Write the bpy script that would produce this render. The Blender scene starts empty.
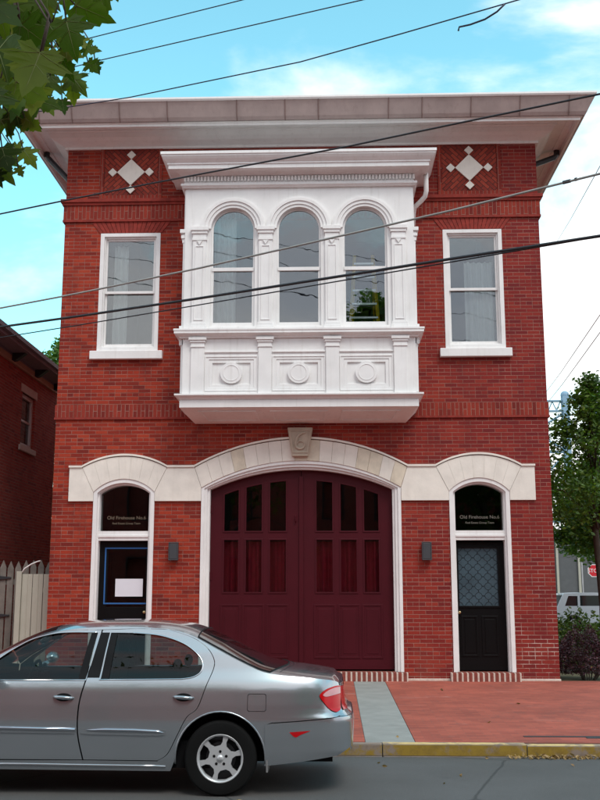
import bpy, bmesh, math, random
import numpy as np
from mathutils import Vector, Matrix
from mathutils.geometry import tessellate_polygon
random.seed(7)
R = math.radians
scn = bpy.context.scene
# ------------------------------------------------------------------ camera
cam = bpy.data.cameras.new('camera'); camo = bpy.data.objects.new('camera', cam)
scn.collection.objects.link(camo); scn.camera = camo
camo.location = (0.5, -18.1, 1.75)
camo.rotation_euler = (R(90 + 10.76), 0, R(1.9))
cam.sensor_fit = 'HORIZONTAL'; cam.sensor_width = 36; cam.lens = 60.0
cam.clip_start = 0.05; cam.clip_end = 6000
scn.render.resolution_x = 768; scn.render.resolution_y = 1024
scn.view_settings.view_transform = 'Standard'; scn.view_settings.look = 'None'
scn.view_settings.exposure = 0.58; scn.view_settings.gamma = 1
scn.view_settings.use_curve_mapping = False
# ------------------------------------------------------------------ sun and sky
SUN_EL, SUN_AZ = R(54), R(150)      # azimuth from +Y clockwise: behind the camera, a little to the right
sun = bpy.data.lights.new('sun', 'SUN'); suno = bpy.data.objects.new('sun', sun)
scn.collection.objects.link(suno)
sun.energy = 1.3; sun.angle = R(22); sun.color = (1.0, 0.955, 0.90)
sd = Vector((math.sin(SUN_AZ)*math.cos(SUN_EL), math.cos(SUN_AZ)*math.cos(SUN_EL), math.sin(SUN_EL)))
suno.rotation_euler = (-sd).to_track_quat('-Z', 'Y').to_euler()
w = bpy.data.worlds.new('World'); scn.world = w; w.use_nodes = True
nt = w.node_tree; nt.nodes.clear()
def WN(t): return nt.nodes.new(t)
out = WN('ShaderNodeOutputWorld'); bg = WN('ShaderNodeBackground'); sky = WN('ShaderNodeTexSky')
sky.sky_type = 'NISHITA'; sky.sun_disc = False; sky.sun_elevation = SUN_EL; sky.sun_rotation = SUN_AZ
sky.air_density = 1.0; sky.dust_density = 0.6; sky.ozone_density = 1.0
tc = WN('ShaderNodeTexCoord'); mp = WN('ShaderNodeMapping'); mp.inputs['Scale'].default_value = (1, 1, 2.4)
mp.inputs['Location'].default_value = (0.35, 0.1, 0.55)
nz = WN('ShaderNodeTexNoise'); nz.inputs['Scale'].default_value = 2.6; nz.inputs['Detail'].default_value = 9
nz.inputs['Roughness'].default_value = 0.55; nz.inputs['Distortion'].default_value = 0.25
nt.links.new(tc.outputs['Generated'], mp.inputs['Vector']); nt.links.new(mp.outputs[0], nz.inputs['Vector'])
sx = WN('ShaderNodeSeparateXYZ'); nt.links.new(tc.outputs['Generated'], sx.inputs[0])
m1 = WN('ShaderNodeMapRange'); m1.inputs[1].default_value = 0.12; m1.inputs[2].default_value = 0.62
m1.inputs[3].default_value = 0.205; m1.inputs[4].default_value = -0.065
nt.links.new(sx.outputs[2], m1.inputs[0])
ad = WN('ShaderNodeMath'); ad.operation = 'ADD'; nt.links.new(nz.outputs[0], ad.inputs[0]); nt.links.new(m1.outputs[0], ad.inputs[1])
m2 = WN('ShaderNodeMapRange'); m2.interpolation_type = 'SMOOTHSTEP'
m2.inputs[1].default_value = 0.50; m2.inputs[2].default_value = 0.70
m3 = WN('ShaderNodeMapRange'); m3.interpolation_type = 'SMOOTHSTEP'      # the sky behind is mostly overcast
m3.inputs[1].default_value = 0.15; m3.inputs[2].default_value = -0.35; m3.inputs[3].default_value = 0.0; m3.inputs[4].default_value = 0.22
nt.links.new(sx.outputs[1], m3.inputs[0])
ad2 = WN('ShaderNodeMath'); ad2.operation = 'ADD'; nt.links.new(ad.outputs[0], ad2.inputs[0]); nt.links.new(m3.outputs[0], ad2.inputs[1])
nt.links.new(ad2.outputs[0], m2.inputs[0])
tint = WN('ShaderNodeMix'); tint.data_type = 'RGBA'; tint.blend_type = 'MULTIPLY'; tint.inputs[0].default_value = 1
nt.links.new(sky.outputs[0], tint.inputs[6]); tint.inputs[7].default_value = (1.75, 2.85, 2.15, 1)
cl = WN('ShaderNodeMix'); cl.data_type = 'RGBA'; nt.links.new(m2.outputs[0], cl.inputs[0])
nt.links.new(tint.outputs[2], cl.inputs[6])
nz2 = WN('ShaderNodeTexNoise'); nz2.inputs['Scale'].default_value = 1.7; nz2.inputs['Detail'].default_value = 7
nt.links.new(mp.outputs[0], nz2.inputs['Vector'])
cr2 = WN('ShaderNodeValToRGB'); e_ = cr2.color_ramp.elements
e_[0].position = .34; e_[0].color = (.48,.55,.68,1); e_[1].position = .62; e_[1].color = (.96,.95,.96,1)
nt.links.new(nz2.outputs[0], cr2.inputs[0])
cm = WN('ShaderNodeMix'); cm.data_type = 'RGBA'; cm.blend_type = 'MULTIPLY'; cm.inputs[0].default_value = 1
gb = WN('ShaderNodeMapRange'); gb.inputs[1].default_value = 0.1; gb.inputs[2].default_value = -0.3      # greyer cloud bases behind
nt.links.new(sx.outputs[1], gb.inputs[0])
cg = WN('ShaderNodeMix'); cg.data_type = 'RGBA'; nt.links.new(gb.outputs[0], cg.inputs[0]); cg.inputs[6].default_value = (1.02, 1.02, 1.02, 1)
nt.links.new(cr2.outputs[0], cg.inputs[7])
nt.links.new(cg.outputs[2], cm.inputs[6]); cm.inputs[7].default_value = (9.8, 9.8, 9.8, 1)
nt.links.new(cm.outputs[2], cl.inputs[7])
nt.links.new(cl.outputs[2], bg.inputs[0]); bg.inputs[1].default_value = 0.1
nt.links.new(bg.outputs[0], out.inputs[0])

# ================================================================== helpers
COL = scn.collection
ROOT = {}
class MB:
    def __init__(s): s.v = []; s.f = []
    def add(s, vs, fs):
        n = len(s.v); s.v += [tuple(p) for p in vs]; s.f += [tuple(i+n for i in f) for f in fs]; return s
    def box(s, x0, x1, y0, y1, z0, z1):
        return s.add([(x0,y0,z0),(x1,y0,z0),(x1,y1,z0),(x0,y1,z0),(x0,y0,z1),(x1,y0,z1),(x1,y1,z1),(x0,y1,z1)],
                     [(0,3,2,1),(4,5,6,7),(0,1,5,4),(1,2,6,5),(2,3,7,6),(3,0,4,7)])
    def slab(s, loops, y0, y1, M=None):
        """polygon loops of (x,z): outer then holes; extruded from y0 (front) to y1"""
        ls = [[Vector((p[0], p[1], 0)) for p in l] for l in loops]
        tri = tessellate_polygon(ls)
        flat = [p for l in ls for p in l]; n = len(flat)
        vs = [(p.x, y0, p.y) for p in flat] + [(p.x, y1, p.y) for p in flat]
        fs = []
        for t in tri:
            a, b, c = (flat[i] for i in t)
            cr = (b-a).cross(c-a).z
            if abs(cr) < 1e-12: continue
            if cr > 0: fs += [t, tuple(n+i for i in reversed(t))]
            else: fs += [tuple(reversed(t)), tuple(n+i for i in t)]
        k = 0
        for l in ls:
            m = len(l); area = sum(l[i].x*l[(i+1)%m].y-l[(i+1)%m].x*l[i].y for i in range(m))
            for i in range(m):
                a, b = k+i, k+(i+1)%m
                q = (a, a+n, b+n, b)
                ccw = area > 0
                if (l is ls[0]) != ccw: q = tuple(reversed(q))
                fs.append(q)
            k += m
        if M: vs = [tuple(M @ Vector(p)) for p in vs]
        return s.add(vs, fs)
    def tube(s, pts, r, seg=8, closed=False, cap=True):
        pts = [Vector(p) for p in pts]; n = len(pts)
        rr = r if isinstance(r, (list, tuple)) else [r]*n
        up = None; rings = []
        for i, p in enumerate(pts):
            if closed: t = pts[(i+1)%n]-pts[i-1]
            else: t = pts[min(i+1, n-1)]-pts[max(i-1, 0)]
            t.normalize()
            if up is None:
                up = Vector((0,0,1)) if abs(t.z) < .9 else Vector((1,0,0))
            a = t.cross(up)
            if a.length < 1e-6: a = t.cross(Vector((0,1,0)))
            a.normalize(); b = a.cross(t).normalized(); up = b
            rings.append([p + (a*math.cos(2*math.pi*k/seg)+b*math.sin(2*math.pi*k/seg))*rr[i] for k in range(seg)])
        vs = [q for rg in rings for q in rg]; fs = []
        for i in range(n if closed else n-1):
            j = (i+1) % n
            for k in range(seg):
                l = (k+1) % seg; fs.append((i*seg+k, j*seg+k, j*seg+l, i*seg+l))
        if cap and not closed:
            fs.append(tuple(range(seg))); fs.append(tuple(reversed(range((n-1)*seg, n*seg))))
        return s.add(vs, fs)
    def lathe(s, prof, c=(0,0,0), seg=24, axis='z'):
        vs = []; n = len(prof)
        for k in range(seg):
            a = 2*math.pi*k/seg
            for r, h in prof:
                x, y = r*math.cos(a), r*math.sin(a)
                p = (x, y, h) if axis == 'z' else ((x, h, y) if axis == 'y' else (h, x, y))
                vs.append((p[0]+c[0], p[1]+c[1], p[2]+c[2]))
        fs = []
        for k in range(seg):
            l = (k+1) % seg
            for i in range(n-1): fs.append((k*n+i, l*n+i, l*n+i+1, k*n+i+1))
        return s.add(vs, fs)
    def sweep(s, xl, xr, yf, yb, prof):
        """closed profile of (outward offset, z) mitred round left side, front and right side"""
        n = len(prof); vs = []
        for k in range(4):
            for o, z in prof:
                x = (xl-o) if k < 2 else (xr+o)
                y = yb if k in (0, 3) else yf-o
                vs.append((x, y, z))
        fs = []
        for k in range(3):
            for i in range(n):
                j = (i+1) % n; fs.append((k*n+i, k*n+j, (k+1)*n+j, (k+1)*n+i))
        fs.append(tuple(range(n))); fs.append(tuple(reversed(range(3*n, 4*n))))
        return s.add(vs, fs)
    def ball(s, c, r, n=8, sc=(1,1,1)):
        pr = [(r*math.sin(math.pi*i/n), -r*math.cos(math.pi*i/n)) for i in range(n+1)]
        pr[0] = (1e-4, -r); pr[-1] = (1e-4, r)
        m = MB().lathe(pr, seg=n*2)
        return s.add([(c[0]+p[0]*sc[0], c[1]+p[1]*sc[1], c[2]+p[2]*sc[2]) for p in m.v], m.f)
def thing(name, label, cat, loc, group=None, kind=None):
    o = bpy.data.objects.new(name, None); COL.objects.link(o); o.location = loc; o.empty_display_size = .2
    o['label'] = label; o['category'] = cat
    if group: o['group'] = group
    if kind: o['kind'] = kind
    ROOT[o.name] = Vector(loc); return o
def obj(name, mb, m, parent=None, bevel=0, smooth=False, label=None, auto=None, fix=True):
    me = bpy.data.meshes.new(name)
    if parent is not None: org = ROOT[parent.name]
    else:
        a = np.array(mb.v); org = Vector(((a[:,0].min()+a[:,0].max())/2, (a[:,1].min()+a[:,1].max())/2, a[:,2].min()))
    me.from_pydata([tuple(Vector(p)-org) for p in mb.v], [], mb.f); me.materials.append(m)
    if fix:
        bm = bmesh.new(); bm.from_mesh(me); bmesh.ops.recalc_face_normals(bm, faces=bm.faces); bm.to_mesh(me); bm.free()
    me.update()
    o = bpy.data.objects.new(name, me); COL.objects.link(o)
    if parent is not None: o.parent = parent
    else: o.location = org
    ROOT[o.name] = org
    if smooth or auto:
        me.polygons.foreach_set('use_smooth', [True]*len(me.polygons))
        if auto: me.set_sharp_from_angle(angle=R(auto))
    if bevel:
        b = o.modifiers.new('bevel', 'BEVEL'); b.width = bevel; b.segments = 2; b.limit_method = 'ANGLE'; b.angle_limit = R(40)
    if label: o['label'] = label
    return o
def objs(name, mb, m, parent, gap=.006, **k):
    """as obj(), one object for every piece that stands apart"""
    n = len(mb.v); par = list(range(n))
    def fd(i):
        while par[i] != i: par[i] = par[par[i]]; i = par[i]
        return i
    for f in mb.f:
        for i in f[1:]: par[fd(i)] = fd(f[0])
    comp = {}
    for f in mb.f: comp.setdefault(fd(f[0]), []).append(f)
    V_ = np.array(mb.v); cl_ = []
    for fs in comp.values():
        ids = sorted({i for f in fs for i in f}); q = V_[ids]; cl_.append([q.min(0)-gap/2, q.max(0)+gap/2, fs])
    ch = True
    while ch:
        ch = False; i = 0
        while i < len(cl_):
            j = i+1
            while j < len(cl_):
                a, b_ = cl_[i], cl_[j]
                if (a[0] <= b_[1]).all() and (b_[0] <= a[1]).all():
                    cl_[i] = [np.minimum(a[0], b_[0]), np.maximum(a[1], b_[1]), a[2]+b_[2]]; cl_.pop(j); ch = True
                else: j += 1
            i += 1
    out_ = []
    for lo, hi, fs in sorted(cl_, key=lambda c: (round(c[0][0], 2), c[0][2])):
        ids = sorted({i for f in fs for i in f}); mp_ = {a: b_ for b_, a in enumerate(ids)}
        t = MB(); t.v = [mb.v[i] for i in ids]; t.f = [tuple(mp_[i] for i in f) for f in fs]
        out_.append(obj(name, t, m, parent, **k))
    return out_
def top(o, label, cat, group=None, kind=None):
    o['label'] = label; o['category'] = cat
    if group: o['group'] = group
    if kind: o['kind'] = kind
    return o
def struct(o): o['kind'] = 'structure'; return o
def copy_tree(o, parent=None):
    c = o.copy(); COL.objects.link(c); c.parent = parent
    ROOT[c.name] = ROOT[o.name]
    for ch in [x for x in bpy.data.objects if x.parent == o]: copy_tree(ch, c)
    return c
def arc(cx, cz, r, a0, a1, n=24):
    return [(cx+r*math.cos(R(a0+(a1-a0)*i/n)), cz+r*math.sin(R(a0+(a1-a0)*i/n))) for i in range(n+1)]
def seg_arc(x0, x1, zs, zc, n=24):
    """segmental arch from right springing over the crown to the left springing"""
    h = (x1-x0)/2; c = (x0+x1)/2; r = (h*h+(zc-zs)**2)/(2*(zc-zs)); z0 = zc-r
    a = math.degrees(math.asin(h/r))
    return arc(c, z0, r, 90-a, 90+a, n)
def opening(x0, x1, zb, zs, zc, n=24):
    return [(x0, zb), (x1, zb)] + seg_arc(x0, x1, zs, zc, n)
def rect(x0, x1, z0, z1): return [(x0,z0),(x1,z0),(x1,z1),(x0,z1)]
def disc(cx, cz, r, n=28): return [(cx+r*math.cos(2*math.pi*i/n), cz+r*math.sin(2*math.pi*i/n)) for i in range(n)]

# ================================================================== materials
def nodes(name):
    m = bpy.data.materials.new(name); m.use_nodes = True
    t = m.node_tree; b = t.nodes['Principled BSDF']; return m, t, b
class NT:
    def __init__(s, t): s.t = t
    def n(s, ty, **k):
        x = s.t.nodes.new(ty)
        for a, b in k.items(): setattr(x, a, b)
        return x
    def put(s, sock, v):
        if isinstance(v, bpy.types.NodeSocket): s.t.links.new(v, sock)
        elif v is not None: sock.default_value = v
    def m(s, op, a, b=None, c=None, clamp=False):
        x = s.n('ShaderNodeMath', operation=op, use_clamp=clamp)
        for i, v in enumerate((a, b, c)): s.put(x.inputs[i], v)
        return x.outputs[0]
    def obj(s): return s.n('ShaderNodeTexCoord').outputs['Object']
    def pos(s): return s.n('ShaderNodeNewGeometry').outputs['Position']
    def noise(s, vec, scale, detail=4, rough=.55, dist=0):
        x = s.n('ShaderNodeTexNoise'); s.put(x.inputs['Vector'], vec); x.inputs['Scale'].default_value = scale
        x.inputs['Detail'].default_value = detail; x.inputs['Roughness'].default_value = rough
        x.inputs['Distortion'].default_value = dist; return x.outputs[0]
    def ramp(s, v, stops, interp='LINEAR'):
        x = s.n('ShaderNodeValToRGB'); x.color_ramp.interpolation = interp
        while len(x.color_ramp.elements) < len(stops): x.color_ramp.elements.new(.5)
        for e, (p, c) in zip(x.color_ramp.elements, stops):
            e.position = p; e.color = (*c, 1) if len(c) == 3 else c
        s.put(x.inputs[0], v); return x.outputs[0]
    def mix(s, f, a, b, mode='MIX'):
        x = s.n('ShaderNodeMix', data_type='RGBA', blend_type=mode)
        s.put(x.inputs[0], f)
        for i, v in ((6, a), (7, b)):
            if isinstance(v, tuple) and len(v) == 3: v = (*v, 1)
            s.put(x.inputs[i], v)
        return x.outputs[2]
    def rng(s, v, a, b, c=0, d=1, smooth=False):
        x = s.n('ShaderNodeMapRange'); 
        if smooth: x.interpolation_type = 'SMOOTHSTEP'
        for i, q in enumerate((v, a, b, c, d)): s.put(x.inputs[i], q)
        return x.outputs[0]
    def bump(s, h, strength, dist=.01):
        x = s.n('ShaderNodeBump'); x.inputs['Strength'].default_value = strength; x.inputs['Distance'].default_value = dist
        s.put(x.inputs['Height'], h); return x.outputs[0]
def mat(name, col, rough=.6, metal=0, var=.12, vscale=3, coat=0, bump=0, bscale=60, spec=.5, streak=0):
    m, t, b = nodes(name); N = NT(t)
    p = N.obj()
    n1 = N.noise(p, vscale, 6, .6)
    k = N.rng(n1, .25, .75, 1-var, 1+var)
    c = N.mix(1.0, (*col,), N.n('ShaderNodeCombineColor').outputs[0], 'MULTIPLY')
    cc = t.nodes[-1]
    comb = [x for x in t.nodes if x.bl_idname == 'ShaderNodeCombineColor'][0]
    for i in range(3): t.links.new(k, comb.inputs[i])
    if streak:
        mp = N.n('ShaderNodeMapping'); mp.inputs['Scale'].default_value = (9, 9, .7); t.links.new(p, mp.inputs[0])
        s2 = N.rng(N.noise(mp.outputs[0], 1.5, 5, .65), .5, .8, 0, streak, True)
        c = N.mix(s2, c, (col[0]*.55, col[1]*.5, col[2]*.45))
    t.links.new(c, b.inputs['Base Color'])
    b.inputs['Roughness'].default_value = rough; b.inputs['Metallic'].default_value = metal
    b.inputs['Coat Weight'].default_value = coat; b.inputs['Coat Roughness'].default_value = .04
    b.inputs['Specular IOR Level'].default_value = spec
    if bump: t.links.new(N.bump(N.noise(p, bscale, 4), bump, .004), b.inputs['Normal'])
    return m
def brick_mat(name, mode='wall', bw=.222, bh=.0705, mw=.010, cols=None, mortar=(.36,.185,.145), headers=True, pale=False, bumpk=.5, rough=.85):
    cols = cols or [(.12,.013,.012), (.22,.019,.010), (.30,.027,.012), (.39,.048,.020)]
    m, t, b = nodes(name); N = NT(t)
    s = N.n('ShaderNodeSeparateXYZ'); t.links.new(N.obj(), s.inputs[0]); X, Y, Z = s.outputs
    if mode == 'wall': U = N.m('ADD', X, Y); V = Z
    elif mode == 'soldier': U = Z; V = N.m('ADD', X, Y)
    elif mode == 'ground': U = X; V = Y
    elif mode == 'diamond':
        ax, az = N.m('ABSOLUTE', X), N.m('ABSOLUTE', Z)
        U = N.m('ADD', ax, az); V = N.m('SUBTRACT', ax, az)
    V = N.m('DIVIDE', V, bh); row = N.m('FLOOR', V); fv = N.m('FRACT', V)
    sh = N.m('MULTIPLY', N.m('FLOORED_MODULO', row, 2.0), .5)
    if headers and mode == 'wall':
        hd = N.m('LESS_THAN', N.m('FLOORED_MODULO', row, 6.0), .5)
        wd = N.m('SUBTRACT', bw, N.m('MULTIPLY', hd, bw/2))
    else: wd = bw
    U = N.m('ADD', N.m('DIVIDE', U, wd), sh)
    cell = N.m('FLOOR', U); fu = N.m('FRACT', U)
    du = N.m('MULTIPLY', N.m('MINIMUM', fu, N.m('SUBTRACT', 1.0, fu)), wd)
    dv = N.m('MULTIPLY', N.m('MINIMUM', fv, N.m('SUBTRACT', 1.0, fv)), bh)
    wob = N.m('MULTIPLY', N.m('SUBTRACT', N.noise(N.obj(), 40, 2), .5), .006)
    if mode == 'wall': du = N.m('ADD', du, .0016)
    d = N.m('ADD', N.m('MINIMUM', du, dv), wob)
    mask = N.rng(d, mw/2-.002, mw/2+.002, 0, 1, True)      # 1 on brick
    cv = N.n('ShaderNodeCombineXYZ'); t.links.new(cell, cv.inputs[0]); t.links.new(row, cv.inputs[1])
    wn = N.n('ShaderNodeTexWhiteNoise', noise_dimensions='2D'); t.links.new(cv.outputs[0], wn.inputs[0])
    big = N.noise(N.obj(), .45, 5, .6)
    rv = N.m('ADD', N.m('MULTIPLY', wn.outputs[0], .72), N.m('MULTIPLY', big, .36))
    bc = N.ramp(rv, [(.08, cols[0]), (.3, cols[1]), (.65, cols[2]), (.98, cols[3])])
    fine = N.rng(N.noise(N.obj(), 55, 5, .7), .3, .7, .82, 1.14)
    fc = N.n('ShaderNodeCombineColor')
    for i in range(3): t.links.new(fine, fc.inputs[i])
    bc = N.mix(1.0, bc, fc.outputs[0], 'MULTIPLY')
    mo = N.mix(N.rng(N.noise(N.obj(), 2.2, 5, .65), .38, .7, 0, 1), (mortar[0]*.6, mortar[1]*.48, mortar[2]*.46), mortar)
    if pale:
        # rain streaks and soot: long vertical stains, and broad faded or grimy patches
        mp3 = N.n('ShaderNodeMapping'); mp3.inputs['Scale'].default_value = (2.2, 2.2, .22); t.links.new(N.pos(), mp3.inputs[0])
        stn = N.rng(N.noise(mp3.outputs[0], 1.3, 7, .7), .48, .72, 0, .45, True)
        bc = N.mix(stn, bc, (.085, .018, .016)); mo = N.mix(stn, mo, (.12, .06, .05))
        fad = N.rng(N.noise(N.pos(), .8, 6, .65, .4), .55, .75, 0, .35, True)
        bc = N.mix(fad, bc, (.40, .10, .055))
    if pale:   # lime bloom and repointed joints near the ground on the right pier
        px = N.pos(); sp = N.n('ShaderNodeSeparateXYZ'); t.links.new(px, sp.inputs[0])
        lim = N.m('MULTIPLY', N.rng(sp.outputs[0], 2.2, 4.2, .12, 1), N.rng(sp.outputs[2], 2.6, .5, 0, 1))
        bl = N.m('MULTIPLY', lim, N.rng(N.noise(px, 1.6, 6, .7), .45, .62, 0, 1), clamp=True)
        mo = N.mix(bl, mo, (.70, .58, .50))
        sm = N.m('MULTIPLY', N.rng(N.noise(px, 3.1, 7, .75), .62, .8, 0, .5, True), N.rng(sp.outputs[2], 3.6, .6, .05, 1), clamp=True)
        bc = N.mix(sm, bc, (.42, .27, .23))
        # camera colour vignette painted into the brick: darker red towards the right
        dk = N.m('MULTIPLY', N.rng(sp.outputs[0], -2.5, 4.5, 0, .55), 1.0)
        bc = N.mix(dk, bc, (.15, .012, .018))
    t.links.new(N.mix(mask, mo, bc), b.inputs['Base Color'])
    b.inputs['Roughness'].default_value = rough; b.inputs['Specular IOR Level'].default_value = .3
    h = N.m('ADD', mask, N.m('MULTIPLY', N.noise(N.obj(), 70, 3), .35))
    t.links.new(N.bump(h, bumpk, .006), b.inputs['Normal'])
    return m
def glass_mat(name, k=2.2, tint=(.9,.95,.95), base=.03, rough=.01, wav=0):
    m, t, b = nodes(name); N = NT(t); t.nodes.remove(b)
    o = [x for x in t.nodes if x.bl_idname == 'ShaderNodeOutputMaterial'][0]
    tr = N.n('ShaderNodeBsdfTransparent'); tr.inputs[0].default_value = (*tint, 1)
    gl = N.n('ShaderNodeBsdfGlossy'); gl.inputs['Roughness'].default_value = rough
    fr = N.n('ShaderNodeFresnel'); fr.inputs[0].default_value = 1.5
    if wav:
        bn = N.bump(N.noise(N.obj(), 2.0, 2), wav, .03); t.links.new(bn, gl.inputs['Normal'])
    f = N.m('ADD', N.m('MULTIPLY', fr.outputs[0], k), base, clamp=True)
    mx = N.n('ShaderNodeMixShader'); t.links.new(f, mx.inputs[0]); t.links.new(tr.outputs[0], mx.inputs[1]); t.links.new(gl.outputs[0], mx.inputs[2])
    t.links.new(mx.outputs[0], o.inputs[0]); return m
def leaf_mat(name, c1, c2, c3=None, trans=.35, rough=.45, nsc=1.2):
    m, t, b = nodes(name); N = NT(t)
    g = N.n('ShaderNodeNewGeometry')
    col = N.ramp(g.outputs['Random Per Island'], [(0, c1), (.6, c2), (1, c3 or c2)])
    v = N.rng(N.noise(N.obj(), nsc, 4), .3, .7, .62, 1.35)
    fc = N.n('ShaderNodeCombineColor')
    for i in range(3): t.links.new(v, fc.inputs[i])
    col = N.mix(1.0, col, fc.outputs[0], 'MULTIPLY')
    t.links.new(col, b.inputs['Base Color']); b.inputs['Roughness'].default_value = rough
    b.inputs['Specular IOR Level'].default_value = .35
    tl = N.n('ShaderNodeBsdfTranslucent'); t.links.new(N.mix(1.0, col, (1.3, 1.6, .7), 'MULTIPLY'), tl.inputs[0])
    mx = N.n('ShaderNodeMixShader'); mx.inputs[0].default_value = trans
    o = [x for x in t.nodes if x.bl_idname == 'ShaderNodeOutputMaterial'][0]
    t.links.new(b.outputs[0], mx.inputs[1]); t.links.new(tl.outputs[0], mx.inputs[2]); t.links.new(mx.outputs[0], o.inputs[0])
    return m
M = {}
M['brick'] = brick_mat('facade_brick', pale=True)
M['soldier'] = brick_mat('soldier_brick', 'soldier', bw=.30, bh=.074, cols=[(.13,.014,.012),(.21,.022,.014),(.26,.03,.018),(.32,.04,.022)], headers=False)
M['diamondbrick'] = brick_mat('diagonal_brick', 'diamond', bw=.31, bh=.1, mw=.016, cols=[(.14,.018,.014),(.22,.03,.02),(.28,.04,.024),(.34,.055,.032)], mortar=(.1,.035,.03), headers=False, bumpk=1)
M['loosebrick'] = mat('moulded_brick', (.25,.026,.016), .85, var=.35, vscale=9, bump=.5, bscale=80)
M['stepbrick'] = mat('step_brick', (.22,.05,.035), .85, var=.4, vscale=11, bump=.5, bscale=80)
M['mortar'] = mat('pale_mortar', (.62,.52,.45), .95, var=.2, vscale=20, bump=.4)
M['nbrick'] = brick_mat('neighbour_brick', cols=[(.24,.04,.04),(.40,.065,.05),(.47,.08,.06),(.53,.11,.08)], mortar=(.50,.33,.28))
M['white'] = mat('white_paint', (.80,.785,.775), .5, var=.07, vscale=2.5, streak=.28, bump=.08, bscale=40)
M['cornice'] = mat('cornice_paint', (.86,.84,.82), .55, var=.07, vscale=2, streak=.25)
M['gutter'] = mat('weathered_gutter', (.42,.33,.31), .55, var=.14, vscale=3, streak=.35)
M['stone'] = mat('painted_stone', (.78,.73,.66), .8, var=.1, vscale=4, streak=.2, bump=.4, bscale=30)
M['stone2'] = mat('weathered_stone', (.66,.585,.47), .85, var=.18, vscale=5, streak=.25, bump=.5, bscale=30)
M['keystone'] = mat('carved_keystone_stone', (.46,.38,.30), .85, var=.14, vscale=6, bump=.5, bscale=30)
M['door'] = mat('maroon_paint', (.058,.003,.008), .5, var=.12, vscale=2, bump=.12, bscale=30, spec=.22)
M['black'] = mat('black_paint', (.005,.005,.0055), .35, var=.1, spec=.18)
M['dark'] = mat('dark_metal', (.03,.033,.038), .45, var=.15)
M['lampgrey'] = mat('grey_lamp_metal', (.06,.063,.07), .5, metal=.3, var=.1)
M['glass'] = glass_mat('window_glass', 2.3, base=.055, wav=.08)
M['glassdark'] = glass_mat('door_glass', .9, tint=(.85,.87,.86), base=.0, wav=.015)
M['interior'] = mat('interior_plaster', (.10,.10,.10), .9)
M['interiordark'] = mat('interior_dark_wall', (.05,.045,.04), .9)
M['redcloth'] = mat('red_curtain', (.36,.005,.03), .8, var=.2, vscale=8)
M['whitecloth'] = mat('white_curtain', (.82,.82,.8), .8, var=.05)
M['yellow'] = mat('yellow_fibreglass', (.85,.55,.0), .5)
M['alu'] = mat('aluminium', (.6,.6,.6), .35, metal=.9)
M['brass'] = mat('aged_brass', (.5,.38,.2), .3, metal=1)
M['tape'] = mat('blue_tape', (.02,.12,.35), .6)
M['paper'] = mat('paper', (.72,.72,.78), .7, var=.03)
M['letters'] = mat('gilt_letters', (.17,.13,.09), .5)
M['lettersgrey'] = mat('pale_letters', (.17,.155,.13), .5)
M['wire'] = mat('black_cable', (.012,.012,.015), .5)
M['wiregrey'] = mat('grey_cable', (.30,.29,.27), .5)
M['wireblue'] = mat('thin_dark_cable', (.02,.02,.05), .5)
M['wood'] = mat('weathered_wood', (.19,.17,.15), .85, var=.3, vscale=6, streak=.5)
M['fence'] = mat('beige_fence_paint', (.42,.41,.34), .6, var=.08, streak=.2)
M['bark'] = mat('bark', (.075,.058,.045), .9, var=.3, vscale=14, bump=.8, bscale=25)
M['roof'] = mat('roof_sheet', (.22,.22,.23), .6, var=.15)
def asphalt():
    m, t, b = nodes('asphalt'); N = NT(t); p = N.pos()
    g = N.noise(p, 95, 5, .85); big = N.noise(p, .5, 6, .65)
    c = N.ramp(N.m('ADD', N.m('MULTIPLY', g, .68), N.m('MULTIPLY', big, .32)), [(.3, (.040,.039,.038)), (.5, (.084,.080,.077)), (.72, (.14,.14,.145))])
    v = N.n('ShaderNodeTexVoronoi', feature='DISTANCE_TO_EDGE'); v.inputs['Scale'].default_value = .45
    dv = N.n('ShaderNodeMix', data_type='VECTOR'); t.links.new(p, dv.inputs[4]); dv.inputs[0].default_value = .12
    nn = N.n('ShaderNodeTexNoise'); nn.inputs['Scale'].default_value = 1.2; nn.inputs['Detail'].default_value = 6; t.links.new(p, nn.inputs[0]); t.links.new(nn.outputs[1], dv.inputs[5])
    t.links.new(dv.outputs[1], v.inputs['Vector'])
    cr = N.rng(v.outputs[0], .002, .008, 1, 0)
    c = N.mix(N.m('MULTIPLY', cr, .6), c, (.014,.014,.014))
    oil = N.rng(N.noise(p, 1.1, 5, .6, .3), .62, .74, 0, .55, True); c = N.mix(oil, c, (.022,.022,.024))
    sg = N.n('ShaderNodeTexVoronoi'); sg.inputs['Scale'].default_value = 60; t.links.new(p, sg.inputs[0]); fl = N.rng(sg.outputs[0], .10, .16, .7, 0); c = N.mix(fl, c, (.22,.215,.21))
    t.links.new(c, b.inputs['Base Color']); b.inputs['Roughness'].default_value = .8
    t.links.new(N.bump(g, .5, .006), b.inputs['Normal']); return m
M['asphalt'] = asphalt()
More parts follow.
